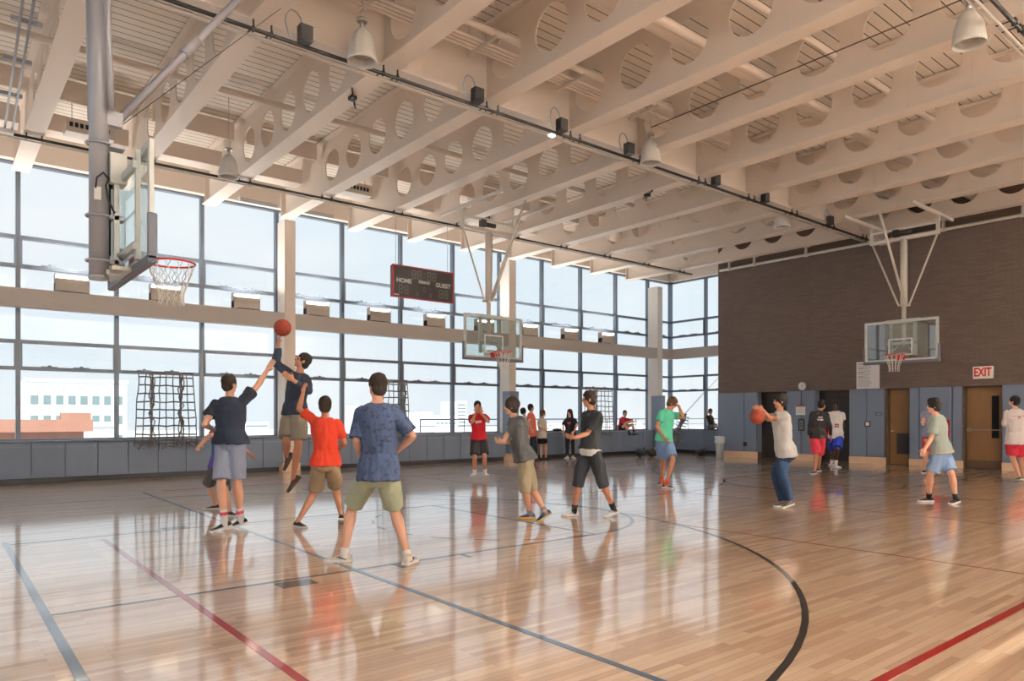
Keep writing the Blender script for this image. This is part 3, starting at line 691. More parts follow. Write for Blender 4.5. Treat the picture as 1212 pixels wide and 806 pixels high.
# ================================================================= WALL ITEMS
def xtext(s,size,y,z,x,m,par,name='lettering',bold=0,depth=.002):   # text facing -x
    return text_mesh(name,s,size,(x,y,z),(PI/2,0,-PI/2),m,par,depth,bold=bold)
e=empty('exit_sign',(XB-.06,6.97,2.67)); tag(e,'white EXIT sign with red letters above the panic-bar door','exit sign')
bm=newbm(); box(bm,-.03,.06,-.24,.24,-.17,.17); obj('sign_box',bm,mat('exit_white',srgb(222,212,200),.5,emit=.12),e,bevel=.008)
t_=xtext('EXIT',.33,0,-.0,-.033,mat('exit_red',srgb(200,20,30),.5),e,bold=.010); t_.scale=(.62,1,1)
e=empty('paper_poster',(XB-.015,10.1,2.74)); tag(e,'tall white paper poster of rules on the brick wall','poster')
bm=newbm(); box(bm,0,.012,-.35,.35,-.42,.42); obj('sheet',bm,mat('poster_paper',srgb(232,228,232),.7),e)
bm=newbm()
for i,z in enumerate(np.arange(.34,-.38,-.045)):
    rn=random.uniform(.1,.3); box(bm,-.002,0,-.30+.6-.6*(.45+rn),.30,z-.008,z+.004)
    if i in (0,3,6,9): box(bm,-.002,0,.12,.30,z+.01,z+.026)
obj('printed_lines',bm,mat('poster_ink',srgb(150,146,152),.8),e)
e=empty('wall_clock',(XB-.005,12.23,2.47)); tag(e,'round white wall clock above the pads between the two elevators','clock')
bm=newbm(); tube(bm,(0,0,0),(-.05,0,0),.14,n=32); obj('clock_case',bm,mat('clock_rim',srgb(190,186,180),.4),e)
bm=newbm(); tube(bm,(-.05,0,0),(-.053,0,0),.12,n=32); obj('clock_face',bm,M_white,e)
bm=newbm(); path(bm,[(-.056,0,0),(-.056,-.05,.05)],.006,5); path(bm,[(-.057,0,0),(-.057,.02,-.09)],.004,5); obj('clock_hands',bm,M_blk,e)
e=empty('notice_sheet',(XB-.06,12.28,1.67)); tag(e,'white notice with a red heading on the pads between the elevators','notice')
bm=newbm(); box(bm,0,.012,-.165,.165,-.16,.16); obj('sheet',bm,M_white,e)
bm=newbm(); box(bm,-.002,0,-.165,.165,.115,.16); obj('red_heading',bm,M_red,e)
bm=newbm()
for z in (.07,.03,-.01,-.05,-.09): box(bm,-.002,0,-.12,.13,z,z+.008)
obj('printed_lines',bm,mat('poster_ink',srgb(150,146,152),.8),e)
e=empty('elevator_call_panel',(XB-.06,12.25,1.18)); tag(e,'steel elevator call panel with black surround below the notice','call panel')
bm=newbm(); box(bm,0,.012,-.11,.11,-.2,.2); obj('surround',bm,M_blk,e)
bm=newbm(); box(bm,-.008,0,-.07,.07,-.16,.16); obj('face_plate',bm,mat('dull_steel',srgb(120,120,122),.35,.7),e)
bm=newbm(); 
for z in (.05,-.03): tube(bm,(-.008,0,z),(-.016,0,z),.02,n=12)
obj('button',bm,M_blk,e)
def plate(name,y,z,w,h,label,cat,inner):
    e=empty(name,(XB-.06,y,z)); tag(e,label,cat)
    bm=newbm(); box(bm,0,.012,-w/2,w/2,-h/2,h/2); obj('surround',bm,M_blk,e)
    bm=newbm(); box(bm,-.006,0,-w*.3,w*.3,-h*.32,h*.32); obj('face_plate',bm,inner,e)
plate('wall_switch',10.09,1.23,.17,.17,'small white switch in a black cut-out right of the second elevator','switch',M_white)
plate('wall_outlet',14.37,.48,.15,.15,'small black outlet low on the pad left of the first elevator','outlet',M_elev)
e=empty('fire_alarm_box',(XB-.06,7.95,1.1)); tag(e,'red fire extinguisher cabinet edge behind the boy in pale green tee','fire cabinet')
bm=newbm(); box(bm,-.02,.01,-.15,.15,-.27,.27); obj('cabinet',bm,mat('fire_red',srgb(176,26,36),.4),e,bevel=.006)
bm=newbm(); box(bm,-.025,-.02,-.1,.1,-.2,.2); obj('window',bm,mat('dark_glass',(.06,.02,.02),.2),e)
bm=newbm(); 
for (a,b,c,d) in ((-.1,.1,.03,.045),(-.1,.1,-.06,-.045),(-.1,-.085,-.06,.045),(.06,.1,-.02,.02)): box(bm,-.004,.006,a,b,c,d)
o=obj('embossed_mark',bm,M_padgap,origin=(0,0,0)); o.location=(XB-.054,9.76,1.54); tag(o,'faint grey embossed mark on the pad left of the louvered door','mark')
# trash can
e=empty('trash_can',(22.1,14.95,0)); tag(e,'grey-white trash can with a clear liner by the end of the brick wall','trash can')
t0=P(852,541,25.6); e.location=(t0.x,t0.y,0); e.scale=(.74,.74,.92)
bm=newbm(); rr=[(.17,.0),(.19,.3),(.215,.66),(.235,.7),(.235,.74),(.21,.74),(.20,.70),(.17,.05)]
loft(bm,[[Vector((r*math.cos(a),r*math.sin(a),h)) for a in [2*PI*i/24 for i in range(24)]] for r,h in rr]); obj('bin',bm,mat('bin_grey',srgb(176,184,190),.4),e,smooth=True)
bm=newbm(); rings=[]
for j,(r,h) in enumerate(((.238,.55),(.25,.62),(.246,.72),(.255,.80),(.235,.82),(.20,.76))):
    rings.append([Vector(((r+.012*math.sin(7*i+j*2))*math.cos(2*PI*i/28),(r+.012*math.sin(7*i+j*2))*math.sin(2*PI*i/28),h+.012*math.sin(i*3+j))) for i in range(28)])
loft(bm,rings,cap=False); obj('bag_liner',bm,mat('clear_liner',srgb(214,222,230),.25),e,smooth=True)
# bags on the floor
def bag(px,py,t,w,h,label,name='duffel_bag',m=None):
    p=P(px,py,t); e=empty(name,(p.x,p.y,0),A); tag(e,label,'bag')
    bm=newbm(); ellip(bm,Vector((0,0,h*.46)),Vector((w/2,0,0)),Vector((0,.16,0)),Vector((0,0,h*.46)),18,11)
    for v in bm.verts: v.co+=v.co.normalized()*.02*noise.noise(v.co*9+Vector((px,0,0)))
    for v in bm.verts: v.co.z=max(v.co.z,.0)
    obj('bag_body',bm,m or mat('black_nylon',(.018,.02,.026),.6,var=.3),e,smooth=True)
    bm=newbm(); path(bm,[(-w*.3,-.13,h*.6),(-w*.15,-.16,h*.95),(w*.12,-.16,h*.98),(w*.3,-.13,h*.6)],.014,6); obj('strap',bm,M_blk,e)
    bm=newbm(); ellip(bm,Vector((0,-.13,h*.35)),Vector((w*.28,0,0)),Vector((0,.05,0)),Vector((0,0,h*.25))); obj('front_pocket',bm,mat('dark_blue_nylon',srgb(34,44,58),.6),e,smooth=True)
bag(757,536,25.6,.34,.36,'small dark blue-black backpack on the floor below the seated boy in red','backpack')
bag(771.5,536,25.6,.30,.32,'black bag on the floor at the foot of the corner column')
bag(829,537,26.6,.56,.30,'low wide black duffel bag below the end window')
bag(659,511,26.0,.34,.12,'small flat black bag lying on the window ledge beside the long-haired girl')
o=[x for x in bpy.data.objects if x.name.startswith('duffel_bag')][-1]; o.location=(17.42,18.78,.925)
# ================================================================= CARGO NETS
def cargo(name,x0,x1,y,z0,z1,nv,nh,bunch,label,axis='x'):
    o=empty(name,(0,0,0)); tag(o,label,'climbing net','rope climbing nets on the window frames')
    q=(lambda u,d,z:(u,y+d,z)) if axis=='x' else (lambda u,d,z:(y+d,u,z))
    rnd=random.Random(int(x0*10)); W=x1-x0
    us=[x0+W*i/(nv-1) for i in range(nv)]
    top=lambda u:x0+W*.5+(u-x0-W*.5)*.86
    bm=newbm()
    for i,u in enumerate(us):
        path(bm,[q(top(u)+(u-top(u))*f+rnd.uniform(-.015,.015),rnd.uniform(-.02,.02),z1+(z0-z1)*f) for f in [j/8 for j in range(9)]],.014,5)
    obj('vertical_rope',bm,M_rope,o)
    bm=newbm()
    for j in range(nh):
        f=(j+.5)/nh; z=z1+(z0-z1)*f
        path(bm,[q(top(u)+(u-top(u))*f,rnd.uniform(-.01,.01),z-.03*math.sin(PI*((k*1.0)%2))-rnd.uniform(0,.03)) for k,u in enumerate(us)],.018,5)
    obj('horizontal_rope',bm,M_rope,o)
    bm=newbm()
    for bx in bunch:
        for k in range(5):
            path(bm,[q(x0+W*bx+rnd.uniform(-.07,.07)+.025*math.sin(f*5+k),-.03-rnd.uniform(0,.06),z1+(z0-z1)*f) for f in [j/9 for j in range(10)]],.015,5)
    for k in range(int(W*16)):
        u=x0+W*rnd.random(); path(bm,[q(u,-.03,z0+.06),q(u+rnd.uniform(-.04,.04),-.05,z0-.02),q(u+rnd.uniform(-.07,.07),-.03,z0-rnd.uniform(.02,.08))],.011,4)
    obj('gathered_rope',bm,M_rope,o)
    bm=newbm(); path(bm,[q(x0+.08,.0,z1+.01),q(x1-.08,.0,z1+.01)],.02,6)
    for f in (.1,.5,.9): path(bm,[q(x0+W*f,0,z1),q(x0+W*f,.12 if axis=='x' else .2,z1+.03)],.012,5)
    obj('top_rope',bm,M_rope,o)
cargo('climbing_net',3.68,5.06,18.44,.76,2.50,9,9,(.25,.72),'wide grey rope climbing net hanging left of the boy in navy tee')
cargo('climbing_net',10.0,11.10,18.44,.76,2.52,7,9,(.80,),'grey rope climbing net half hidden behind the man in patterned navy shirt')
cargo('climbing_net',18.45,20.05,18.44,.80,2.52,8,9,(.2,.35),'grey rope climbing net behind the boy in black tee')
e=empty('climbing_net',(0,0,0)); tag(e,'bundled black climbing net hanging askew by the end window beside the boy in mint','climbing net','rope climbing nets on the window frames')
rnd=random.Random(3); bm=newbm()
for k in range(9):
    a=P(811+rnd.uniform(-2,2),490,27.2); b=P(797+rnd.uniform(-5,5),526,26.8)
    path(bm,[a.lerp(b,f)+Vector((0,rnd.uniform(-.09,.09),rnd.uniform(-.03,.03))) for f in [i/10 for i in range(11)]],.02,5)
for k in range(9):
    a=P(810-1.2*k,493+3.6*k,27.0); path(bm,[a+Vector((0,.25,.03)),a,a+Vector((0,-.22,-.05))],.018,5)
obj('gathered_rope',bm,M_rope,e)
bm=newbm(); path(bm,[P(811,490,27.2),P(851,446,27.3)],.008,5); path(bm,[P(808,492,27.2),P(835,462,27.4)],.008,5); obj('guy_line',bm,mat('pale_rope',srgb(190,190,190),.8),e)
# ================================================================= BALLS
def ball(px,py,t,label,rz):
    bm=newbm(); bmesh.ops.create_uvsphere(bm,u_segments=40,v_segments=24,radius=.121)
    o=obj('basketball',bm,M_ball,smooth=True); o.location=P(px,py,t); o.rotation_euler=(rz,.5,rz*1.3); tag(o,label,'ball')
BALL1=P(334.3,388,10.0)
ball(334.3,388,10.0,'basketball in the air above the jumping boy\'s fingertips',.8)
ball(896.5,493,11.15,'basketball held out by the shooter in white tee and jeans',.3)
for px_,py_,l in ((790,237,'small dark beam clamp bracket under the ceiling, between middle hoop and far lamp boxes'),(478,133,'small dark beam clamp bracket under the ceiling near the second lamp box')):
    r_=ray(px_,py_); p_=Vector((0,0,H))+r_*((6.68-H)/r_.z); k_=round((p_.x-X0)/PX); bx=X0+PX*k_
    bm=newbm(); path(bm,[(-.16,-.30,-.02),(.16,.26,-.02)],.014,5); box(bm,-.05,.05,-.06,.06,-.06,.0); path(bm,[(.04,.04,-.03),(.13,.16,-.10)],.012,5)
    o=obj('beam_clamp',bm,M_blk); o.location=(bx,p_.y,6.682); tag(o,l,'clamp')
# ================================================================= PEOPLE
def vdir(a): 
    a=math.radians(a); return RV*math.sin(a)-FV*math.cos(a)     # 0 faces the lens side, 90 picture right, 180 away
def solve(par,px,py,L,sg):
    """point on the sight line through (px,py) at bone length L from its parent joint"""
    r=ray(px,py); o=Vector((0,0,H))-par; a=r.dot(r); b=2*o.dot(r); c=o.dot(o)-L*L; D=b*b-4*a*c
    t=(-b+sg*math.sqrt(D))/(2*a) if D>0 else -b/(2*a)
    q=Vector((0,0,H))+r*t
    return par+(q-par).normalized()*min(max((q-par).length,L*.72),L*1.04)
def solve2(a,b,px,py,L1,L2,sg):
    r=ray(px,py); t0=(a.dot(FV)+b.dot(FV))/2; best=None
    for i in range(-60,61):
        q=Vector((0,0,H))+r*(t0+i*.01); e=((q-a).length-L1)**2+((q-b).length-L2)**2-sg*i*.0004
        if best is None or e<best[0]: best=(e,q)
    return best[1]
SKIN={'light':srgb(224,172,146),'tan':srgb(196,140,112),'brown':srgb(150,100,76),'dark':srgb(74,50,40)}
TT=[0,0,0]
import time
def remesh(bm,name,mats,parent,voxel,sm=2,wr=0.0,wsc=(7,7,3),paint=None,near=None):
    bmesh.ops.recalc_face_normals(bm,faces=bm.faces[:])
    me=bpy.data.meshes.new(name); bm.to_mesh(me); bm.free(); o=bpy.data.objects.new(name,me); COL.objects.link(o)
    md=o.modifiers.new('r','REMESH'); md.mode='VOXEL'; md.voxel_size=voxel; md.use_smooth_shade=True
    s=o.modifiers.new('s','SMOOTH'); s.factor=.5; s.iterations=sm
    bpy.context.view_layer.update()
    m2=bpy.data.meshes.new_from_object(o.evaluated_get(bpy.context.evaluated_depsgraph_get())); m2.name=name
    o.modifiers.clear(); o.data=m2
    m2.materials.clear()
    for m in (mats if isinstance(mats,(list,tuple)) else [mats]): m2.materials.append(m)
    if wr:
        off=random.random()*50
        nv=len(m2.vertices); co_=np.empty(nv*3,dtype=np.float32); m2.vertices.foreach_get('co',co_); co_=co_.reshape(-1,3)
        nm=np.empty(nv*3,dtype=np.float32); m2.vertices.foreach_get('normal',nm); nm=nm.reshape(-1,3); a1,a2,a3=wsc
        am=np.array([noise.noise(Vector((x*a1+off,y*a2,z*a3)))+.5*noise.noise(Vector((x*a1*2.3,y*a2*2.3+off,z*a3*2))) for x,y,z in co_.tolist()],dtype=np.float32)*wr
        m2.vertices.foreach_set('co',(co_+nm*am[:,None]).ravel()); m2.update()
    if paint:
        n_=len(m2.polygons); ce=np.empty(n_*3,dtype=np.float32); m2.polygons.foreach_get('center',ce); ce=ce.reshape(-1,3); no=np.empty(n_*3,dtype=np.float32); m2.polygons.foreach_get('normal',no); no=no.reshape(-1,3)
        ids=range(n_)
        if near is not None: ids=np.nonzero(((ce-np.array(near))**2).sum(1)<.0256)[0].tolist()
        mi=np.zeros(n_,dtype=np.int32)
        for i in ids: mi[i]=paint(Vector(ce[i]),Vector(no[i]))
        m2.polygons.foreach_set('material_index',mi)
    m2.shade_smooth()
    if parent is not None: o.parent=parent
    return o
def person(label,t,h,neck,pelvis,head,bf,hf,arms,legs,skin,hair,shirt,pants,shoes,group=None,socks=None,
           girth=1.0,lean=0,voxel=.0065,sdt=0,hdt=0,hpitch=0,hairlong=0,seatz=None):
    """neck, pelvis, head are picture points; bf / hf body and head facing in degrees; arms, legs dicts keyed l, r"""
    s=h/1.78; g=girth
    pv=P(*pelvis,t)
    if seatz is not None: pv.z=seatz+.10*s
    nk=P(*neck,t+sdt)
    f=vdir(bf); rt=f.cross(UP).normalized()
    hc0=P(*head,t+sdt+hdt); dd=hc0-nk
    if dd.length>.185*s: nk=nk+dd*(1-.185*s/dd.length)
    spine=(nk-pv); spn=spine.normalized()
    L=.545*s
    rt2=rt; rt=(rt-spn*rt.dot(spn)).normalized(); fw=spn.cross(rt)*1.0
    fw=(UP.cross(rt)).normalized() if abs(spn.z)>.99 else (spn.cross(rt)).normalized()
    if fw.dot(f)<0: fw=-fw
    hip={'r':pv+rt2*.088*s-UP*.01,'l':pv-rt2*.088*s-UP*.01}
    sh={'r':nk+rt*.165*s*g-spn*.082*s,'l':nk-rt*.165*s*g-spn*.082*s}
    # arms
    AR={}
    for k in 'lr':
        a=arms[k]; 
        shp=sh[k]
        if a.get('up'): shp=shp+spn*.05*s; sh[k]=shp
        el=solve(shp,a['e'][0],a['e'][1],.285*s,a['e'][2]); wr=solve(el,a['w'][0],a['w'][1],.25*s,a['w'][2])
        AR[k]=(shp,el,wr,a)
    LG={}
    for k in 'lr':
        a=legs[k]; fa=a['toe']; pitch=a.get('pitch',0)
        if 'gy' in a:
            ta=H*F/(a['gy']-Y0); an=P(a['a'][0],a['a'][1],ta); q=math.radians(pitch); an.z=.078*s*math.cos(q)+.15*s*math.sin(q)
        elif 'z' in a: an=P(a['a'][0],a['a'][1],t+a.get('dt',0))
        else: an=P(a['a'][0],a['a'][1],t+a.get('dt',0))
        if (an-hip[k]).length>.88*s: hip_d=(an-hip[k]);
        kn=solve2(hip[k],an,a['k'][0],a['k'][1],.44*s,.43*s,a['k'][2])
        td=vdir(fa); q=math.radians(pitch); fdir=(td*math.cos(q)-UP*math.sin(q)).normalized(); side=td.cross(UP).normalized(); fup=side.cross(fdir).normalized()
        LG[k]=(hip[k],kn,an,fdir,side,fup,a)
    hc=P(*head,t+sdt+hdt)
    d=hc-nk; hc=nk+d.normalized()*min(max(d.length,.175*s),.235*s)
    hfv=vdir(hf); hp=math.radians(hpitch); hfw=(hfv*math.cos(hp)+UP*math.sin(hp)).normalized(); hr=hfv.cross(UP).normalized(); hu=hr.cross(hfw).normalized()
    if hu.z<0: hu=-hu
    # --- root & body ---
    M_s=mat('skin_'+skin,SKIN[skin],.55,var=.05,scale=6)
    M_eye=mat('eye_dark',(.02,.015,.012),.4); M_lip=mat('lip_'+skin,tuple(c*k for c,k in zip(SKIN[skin],(.80,.52,.5))),.5)
    bm=newbm(); S2=s
    def trings(infl,fs,hipx=0):
        out=[]
        tab=[(-.20,.06,.06),(-.12,.135,.10),(-.02,.168,.118),(.12,.158,.108),(.30,.138,.097),(.50,.150,.108),(.70,.166,.115),(.86,.170,.102),(.93,.135,.086),(1.0,.075,.066),(1.04,.058,.058)]
        for fr in fs:
            for (a,b) in zip(tab,tab[1:]):
                if a[0]<=fr<=b[0]:
                    u=(fr-a[0])/(b[0]-a[0]); w_=a[1]+(b[1]-a[1])*u; d_=a[2]+(b[2]-a[2])*u; break
            else: w_,d_=(tab[0][1:] if fr<tab[0][0] else tab[-1][1:])
            lat=rt2.lerp(rt,min(max(fr,0),1)).normalized(); ax=spn; dep=ax.cross(lat).normalized()
            if fr<=.16: w_+=hipx; d_+=hipx
            c=pv+spn*L*fr*(spine.length/L)+fw*.012*math.sin(fr*5)*s
            out.append(ring(c,lat*(w_*g*s+infl),dep*(d_*g*s+infl),20))
        return out
    loft(bm,trings(0,(-.14,-.10,-.02,.12,.3,.5,.7,.86,.93,1.0,1.04)))
    limb(bm,nk-spn*.04*s,hc-hu*.04*s,[(0,.058*s),(.5,.052*s),(1,.054*s)])
    for k in 'lr':
        shp,el,wr,a=AR[k]
        limb(bm,shp,el,[(0,.056*s*g),(.35,.048*s*g),(.8,.039*s),(1,.037*s)]); limb(bm,el,wr,[(0,.038*s),(.28,.041*s),(.7,.031*s),(1,.026*s)])
        hp_,kn,an,fdir,side,fup,b=LG[k]
        limb(bm,hp_,kn,[(0,.078*s*g),(.3,.080*s*g),(.75,.060*s),(1,.054*s)]); limb(bm,kn,an,[(0,.053*s),(.3,.057*s*g),(.65,.042*s),(.9,.033*s),(1,.035*s)])
        limb(bm,an-fup*.035*s,an+fdir*.13*s-fup*.056*s,[(0,.030*s),(1,.014*s)])
        # hand
        hd=(wr-el).normalized(); pn=a.get('palm'); n_=vdir(pn) if pn is not None else (pv+spn*.4-wr)
        if a.get('hdir') is not None:
            q=a['hdir']; hd=(RV*q[0]+UP*q[1]+FV*q[2]).normalized()
        n_=(n_-hd*n_.dot(hd)); n_=n_.normalized() if n_.length>.02 else frame_of(hd)[0]
        sd=hd.cross(n_).normalized()
        if k=='l': sd=-sd
        limb(bm,wr-hd*.02*s,wr+hd*.02*s,[(0,.025*s),(1,.026*s)])
        ellip(bm,wr+hd*.052*s,sd*.041*s,n_*.017*s,hd*.052*s)
        cu=a.get('curl',.35)
        for i,(o_,ln) in enumerate(((-.030,.058),(-.010,.073),(.010,.078),(.030,.070))):
            b0=wr+hd*.085*s+sd*o_*s; sp=sd*o_*1.4
            d1=(hd+n_*cu+sp).normalized(); d2=(hd*math.cos(cu*1.8)+n_*math.sin(cu*1.8)+sp).normalized(); m1=b0+d1*ln*.5*s
            limb(bm,b0-hd*.02*s,m1,[(0,.0095*s),(1,.0088*s)],8); limb(bm,m1,m1+d2*ln*.55*s,[(0,.0088*s),(1,.0075*s)],8)
        tb=wr+hd*.025*s+sd*.030*s; td1=(hd*.75+sd*.75+n_*.25).normalized(); td2=(hd*.95+sd*.3+n_*.35).normalized()
        limb(bm,tb-td1*.01,tb+td1*.036*s,[(0,.014*s),(1,.0105*s)],8); limb(bm,tb+td1*.036*s,tb+td1*.036*s+td2*.030*s,[(0,.0105*s),(1,.0085*s)],8)
    # head
    q=s**.5
    ellip(bm,hc+hu*.018*q-hfw*.008*q,hr*.076*q,hfw*.094*q,hu*.102*q,20,14)
    ellip(bm,hc-hu*.045*q+hfw*.022*q,hr*.058*q,hfw*.064*q,hu*.066*q,16,12)
    ellip(bm,hc-hu*.092*q+hfw*.058*q,hr*.026*q,hfw*.022*q,hu*.018*q)
    ellip(bm,hc-hu*.022*q+hfw*.094*q,hr*.013*q,hfw*.018*q,hu*.022*q); ellip(bm,hc-hu*.002*q+hfw*.085*q,hr*.009*q,hfw*.012*q,hu*.03*q)
    ellip(bm,hc+hu*.014*q+hfw*.076*q,hr*.05*q,hfw*.014*q,hu*.012*q)
    ellip(bm,hc-hu*.062*q+hfw*.078*q,hr*.022*q,hfw*.010*q,hu*.010*q)
    for sg in (-1,1): ellip(bm,hc-hu*.012*q+hr*sg*.076*q-hfw*.002,hr*.009*q,hfw*.017*q,hu*.028*q)
    eyes=[hc-hu*.008*q+hfw*.076*q+hr*sg*.030*q for sg in (-1,1)]; brows=[hc+hu*.018*q+hfw*.085*q+hr*sg*.030*q for sg in (-1,1)]; mouth=hc-hu*.062*q+hfw*.086*q
    def paint(c,n):
        if (c-hc).length>.16: return 0
        for e in eyes:
            dd=c-e
            if abs(dd.dot(hr))<.014 and abs(dd.dot(hu))<.007 and dd.dot(hfw)>-.02: return 1
        for e in brows:
            dd=c-e
            if abs(dd.dot(hr))<.017 and abs(dd.dot(hu))<.0045 and dd.dot(hfw)>-.02: return 1
        dd=c-mouth
        if abs(dd.dot(hr))<.021 and abs(dd.dot(hu))<.008 and dd.dot(hfw)>-.015: return 2
        return 0
    body=remesh(bm,'person',[M_s,M_eye,M_lip],None,voxel,2,paint=paint,near=hc)
    tag(body,label,'person',group)
    # --- hair ---
    bm=newbm(); hv=hair.get('vol',1.0)
    ellip(bm,hc+hu*.032*q-hfw*.016*q,hr*.089*q*hv,hfw*.101*q*hv,hu*.104*q*hv,24,16)
    ellip(bm,hc-hu*.024*q-hfw*.036*q,hr*.083*q*hv,hfw*.070*q*hv,hu*.078*q*hv,20,14)
    if hair.get('fringe'): ellip(bm,hc+hu*.066*q+hfw*.052*q,hr*.060*q,hfw*.042*q,hu*.026*q)
    if hair.get('top'): ellip(bm,hc+hu*.095*q+hfw*.01*q,hr*.055*q,hfw*.065*q,hu*.03*q)
    if hair.get('long'):
        for o_ in (-.045,0,.045):
            limb(bm,hc-hfw*.045*q+hr*o_,hc-hfw*.075*q+hr*o_*2.0-UP*hair['long'],[(0,.055),(.5,.05),(1,.03)])
        for o_ in (-1,1): limb(bm,hc+hr*.07*o_,hc+hr*.105*o_-UP*hair['long']*.85+hfw*.02,[(0,.03),(1,.022)])
    if hair.get('bun'): ellip(bm,hc+hu*.02*q-hfw*.12*q,hr*.035,hfw*.03,hu*.035)
    remesh(bm,'hair',mat('hair_'+hair['n'],hair['c'],.85,var=.35,scale=60,bump=.4,bscale=140),body,voxel*1.15,1,.006,(34,34,16))
    # --- shirt ---
    vx=max(voxel*1.4,.010)
    bm=newbm(); lo=shirt.get('hem',-.10); sl=shirt.get('sleeve',.62); k_=shirt.get('loose',.022)
    fs=[lo,lo+.02,.12,.3,.5,.7,.86,.93,.98]; 
    rs=trings(k_,fs,.016)
    fl=shirt.get('flare',1.06)
    if fl!=1.0:
        for j in (0,1):
            c=sum(rs[j],Vector())/20; rs[j]=[c+(p-c)*fl for p in rs[j]]
    c=nk+spn*.010; rs.append([c+(p-(sum(rs[-1],Vector())/20))*.78 for p in rs[-1]])
    loft(bm,rs)
    for k in 'lr':
        shp,el,wr,a=AR[k]; d_=el-shp
        ss=a.get('sleeve',sl)
        e1=min(ss,1.0)
        if ss<=1: flatlimb(bm,shp-d_*.02,el,[(0,(.052*g+.014)*s),(.3,(.054*g+.018)*s),(ss,(.052*g+.026)*s)],18)
        else:
            flatlimb(bm,shp,el,[(0,.067*s*g),(.4,.062*s*g),(1,.054*s)],18); flatlimb(bm,el,wr,[(0,.054*s),(.3,.054*s),(ss-1,.042*s)],18)
    if shirt.get('hood'): ellip(bm,nk-fw*.05+spn*.0,rt*.09,fw*.05,spn*.06)
    def spaint(c_,n_):
        p=shirt['paint']
        dd=c_-pv; u=dd.dot(rt)/(.17*s); v_=dd.dot(spn)/spine.length; fr=n_.dot(fw)
        return p(u,v_,fr)
    remesh(bm,'shirt',shirt['m'],body,vx,1,shirt.get('wr',.015),(11,11,5),paint=spaint if shirt.get('paint') else None)
    if shirt.get('under'):
        bm=newbm(); rs=trings(.036,[lo-.17,lo-.1,lo+.05]); c=sum(rs[0],Vector())/20; rs[0]=[c+(p-c)*1.05 for p in rs[0]]; loft(bm,rs); remesh(bm,'undershirt',M_white,body,vx,1,.006,(11,11,5))
    # --- pants / shorts ---
    bm=newbm(); ph=pants.get('hem',.85); w_=pants.get('w',1.0)
    loft(bm,trings(.020,[-.18,-.12,-.02,.08,.17]))
    for k in 'lr':
        hp_,kn,an=LG[k][:3]
        r0=(.082*g+.020)*s
        if ph<=1: flatlimb(bm,hp_+UP*.02,kn,[(0,r0),(.35,r0*w_),(ph,r0*.98*w_)],20)
        else:
            flatlimb(bm,hp_+UP*.02,kn,[(0,r0),(.5,.086*s*w_),(1,.068*s*w_)],20); flatlimb(bm,kn,an,[(0,.068*s*w_),(min(.35,(ph-1)*.6),.069*s*w_),(ph-1,.058*s*w_ if ph>1.6 else .070*s*w_)],20)
    def ppaint(c_,n_):
        p=pants['paint']
        dd=c_-pv; return p(dd.dot(rt2)/(.17*s),dd.z,n_.dot(f))
    remesh(bm,pants.get('n','shorts'),pants['m'],body,vx,1,.012,(10,10,6),paint=ppaint if pants.get('paint') else None)
    # --- socks and shoes ---
    for k in 'lr':
        hp_,kn,an,fdir,side,fup,a=LG[k]
        if socks:
            bm=newbm(); d_=(kn-an).normalized(); flatlimb(bm,an-fup*.03*s,an+d_*socks[1]*s,[(0,.045*s),(.5,.042*s),(1,.047*s)],16)
            so_=obj('sock',bm,socks[0],body,smooth=True)
            if len(socks)>2:
                bm=newbm(); flatlimb(bm,an+d_*(socks[1]-.075)*s,an+d_*(socks[1]-.035)*s,[(0,.0475*s),(1,.049*s)],16,False); obj('stripe',bm,socks[2],so_)
        base=an-fup*.074*s
        prof=[(-.075,.022,.050),(-.068,.032,.066),(-.04,.037,.082),(.0,.036,.084),(.04,.038,.070),(.09,.045,.050),(.13,.045,.040),(.165,.036,.032),(.185,.018,.022)]
        bm=newbm(); rings=[]
        for (x_,w2,hh) in prof:
            c=base+fdir*x_*s; rr=[]
            for i in range(16):
                a_=2*PI*i/16; cy=math.cos(a_); sz=math.sin(a_)
                z_=(.018+ (hh-.018)*max(0,sz)**.8) if sz>0 else .018
                rr.append(c+side*(w2*s*(abs(cy)**.7)*(1 if cy>0 else -1))+fup*z_*s)
            rings.append(rr)
        loft(bm,rings); sh_=obj('shoe',bm,shoes[0],body,smooth=True)
        if len(shoes)>2:
            bm=newbm()
            for x_ in (.02,.045,.07): tube(bm,base+fdir*x_*s+side*.036*s+fup*(.066-x_*.25)*s,base+fdir*x_*s-side*.036*s+fup*(.066-x_*.25)*s,.006*s,n=6)
            for sg in (-1,1): tube(bm,base+fdir*-.02*s+side*.038*sg*s+fup*.025*s,base+fdir*.06*s+side*.042*sg*s+fup*.055*s,.007*s,n=6)
            obj('lace',bm,shoes[2],sh_)
        bm=newbm(); lo_=[];hi_=[]
        for x_,w2,_ in prof: lo_.append(base+fdir*x_*1.04*s+side*(w2*1.08+.003)*s)
        for x_,w2,_ in prof[::-1]: lo_.append(base+fdir*x_*1.04*s-side*(w2*1.08+.003)*s)
        vl=[bm.verts.new(p) for p in lo_]; vh=[bm.verts.new(p+fup*.026*s) for p in lo_]
        bm.faces.new(vl[::-1]); bm.faces.new(vh); n=len(vl)
        for i in range(n): bm.faces.new((vl[i],vl[(i+1)%n],vh[(i+1)%n],vh[i]))
        obj('sole',bm,shoes[1],sh_)
    return dict(body=body,AR=AR,LG=LG,nk=nk,pv=pv,rt=rt,fw=fw,spn=spn,hc=hc,s=s)
def cloth(n,r,g_,b,**k): return mat('cloth_'+n,srgb(r,g_,b),.85,var=k.get('var',.05),scale=14,bump=.6,bscale=11)
HB=dict(n='dark_brown',c=srgb(38,28,24)); HK=dict(n='black',c=srgb(20,17,17)); HM=dict(n='mid_brown',c=srgb(84,58,42)); 
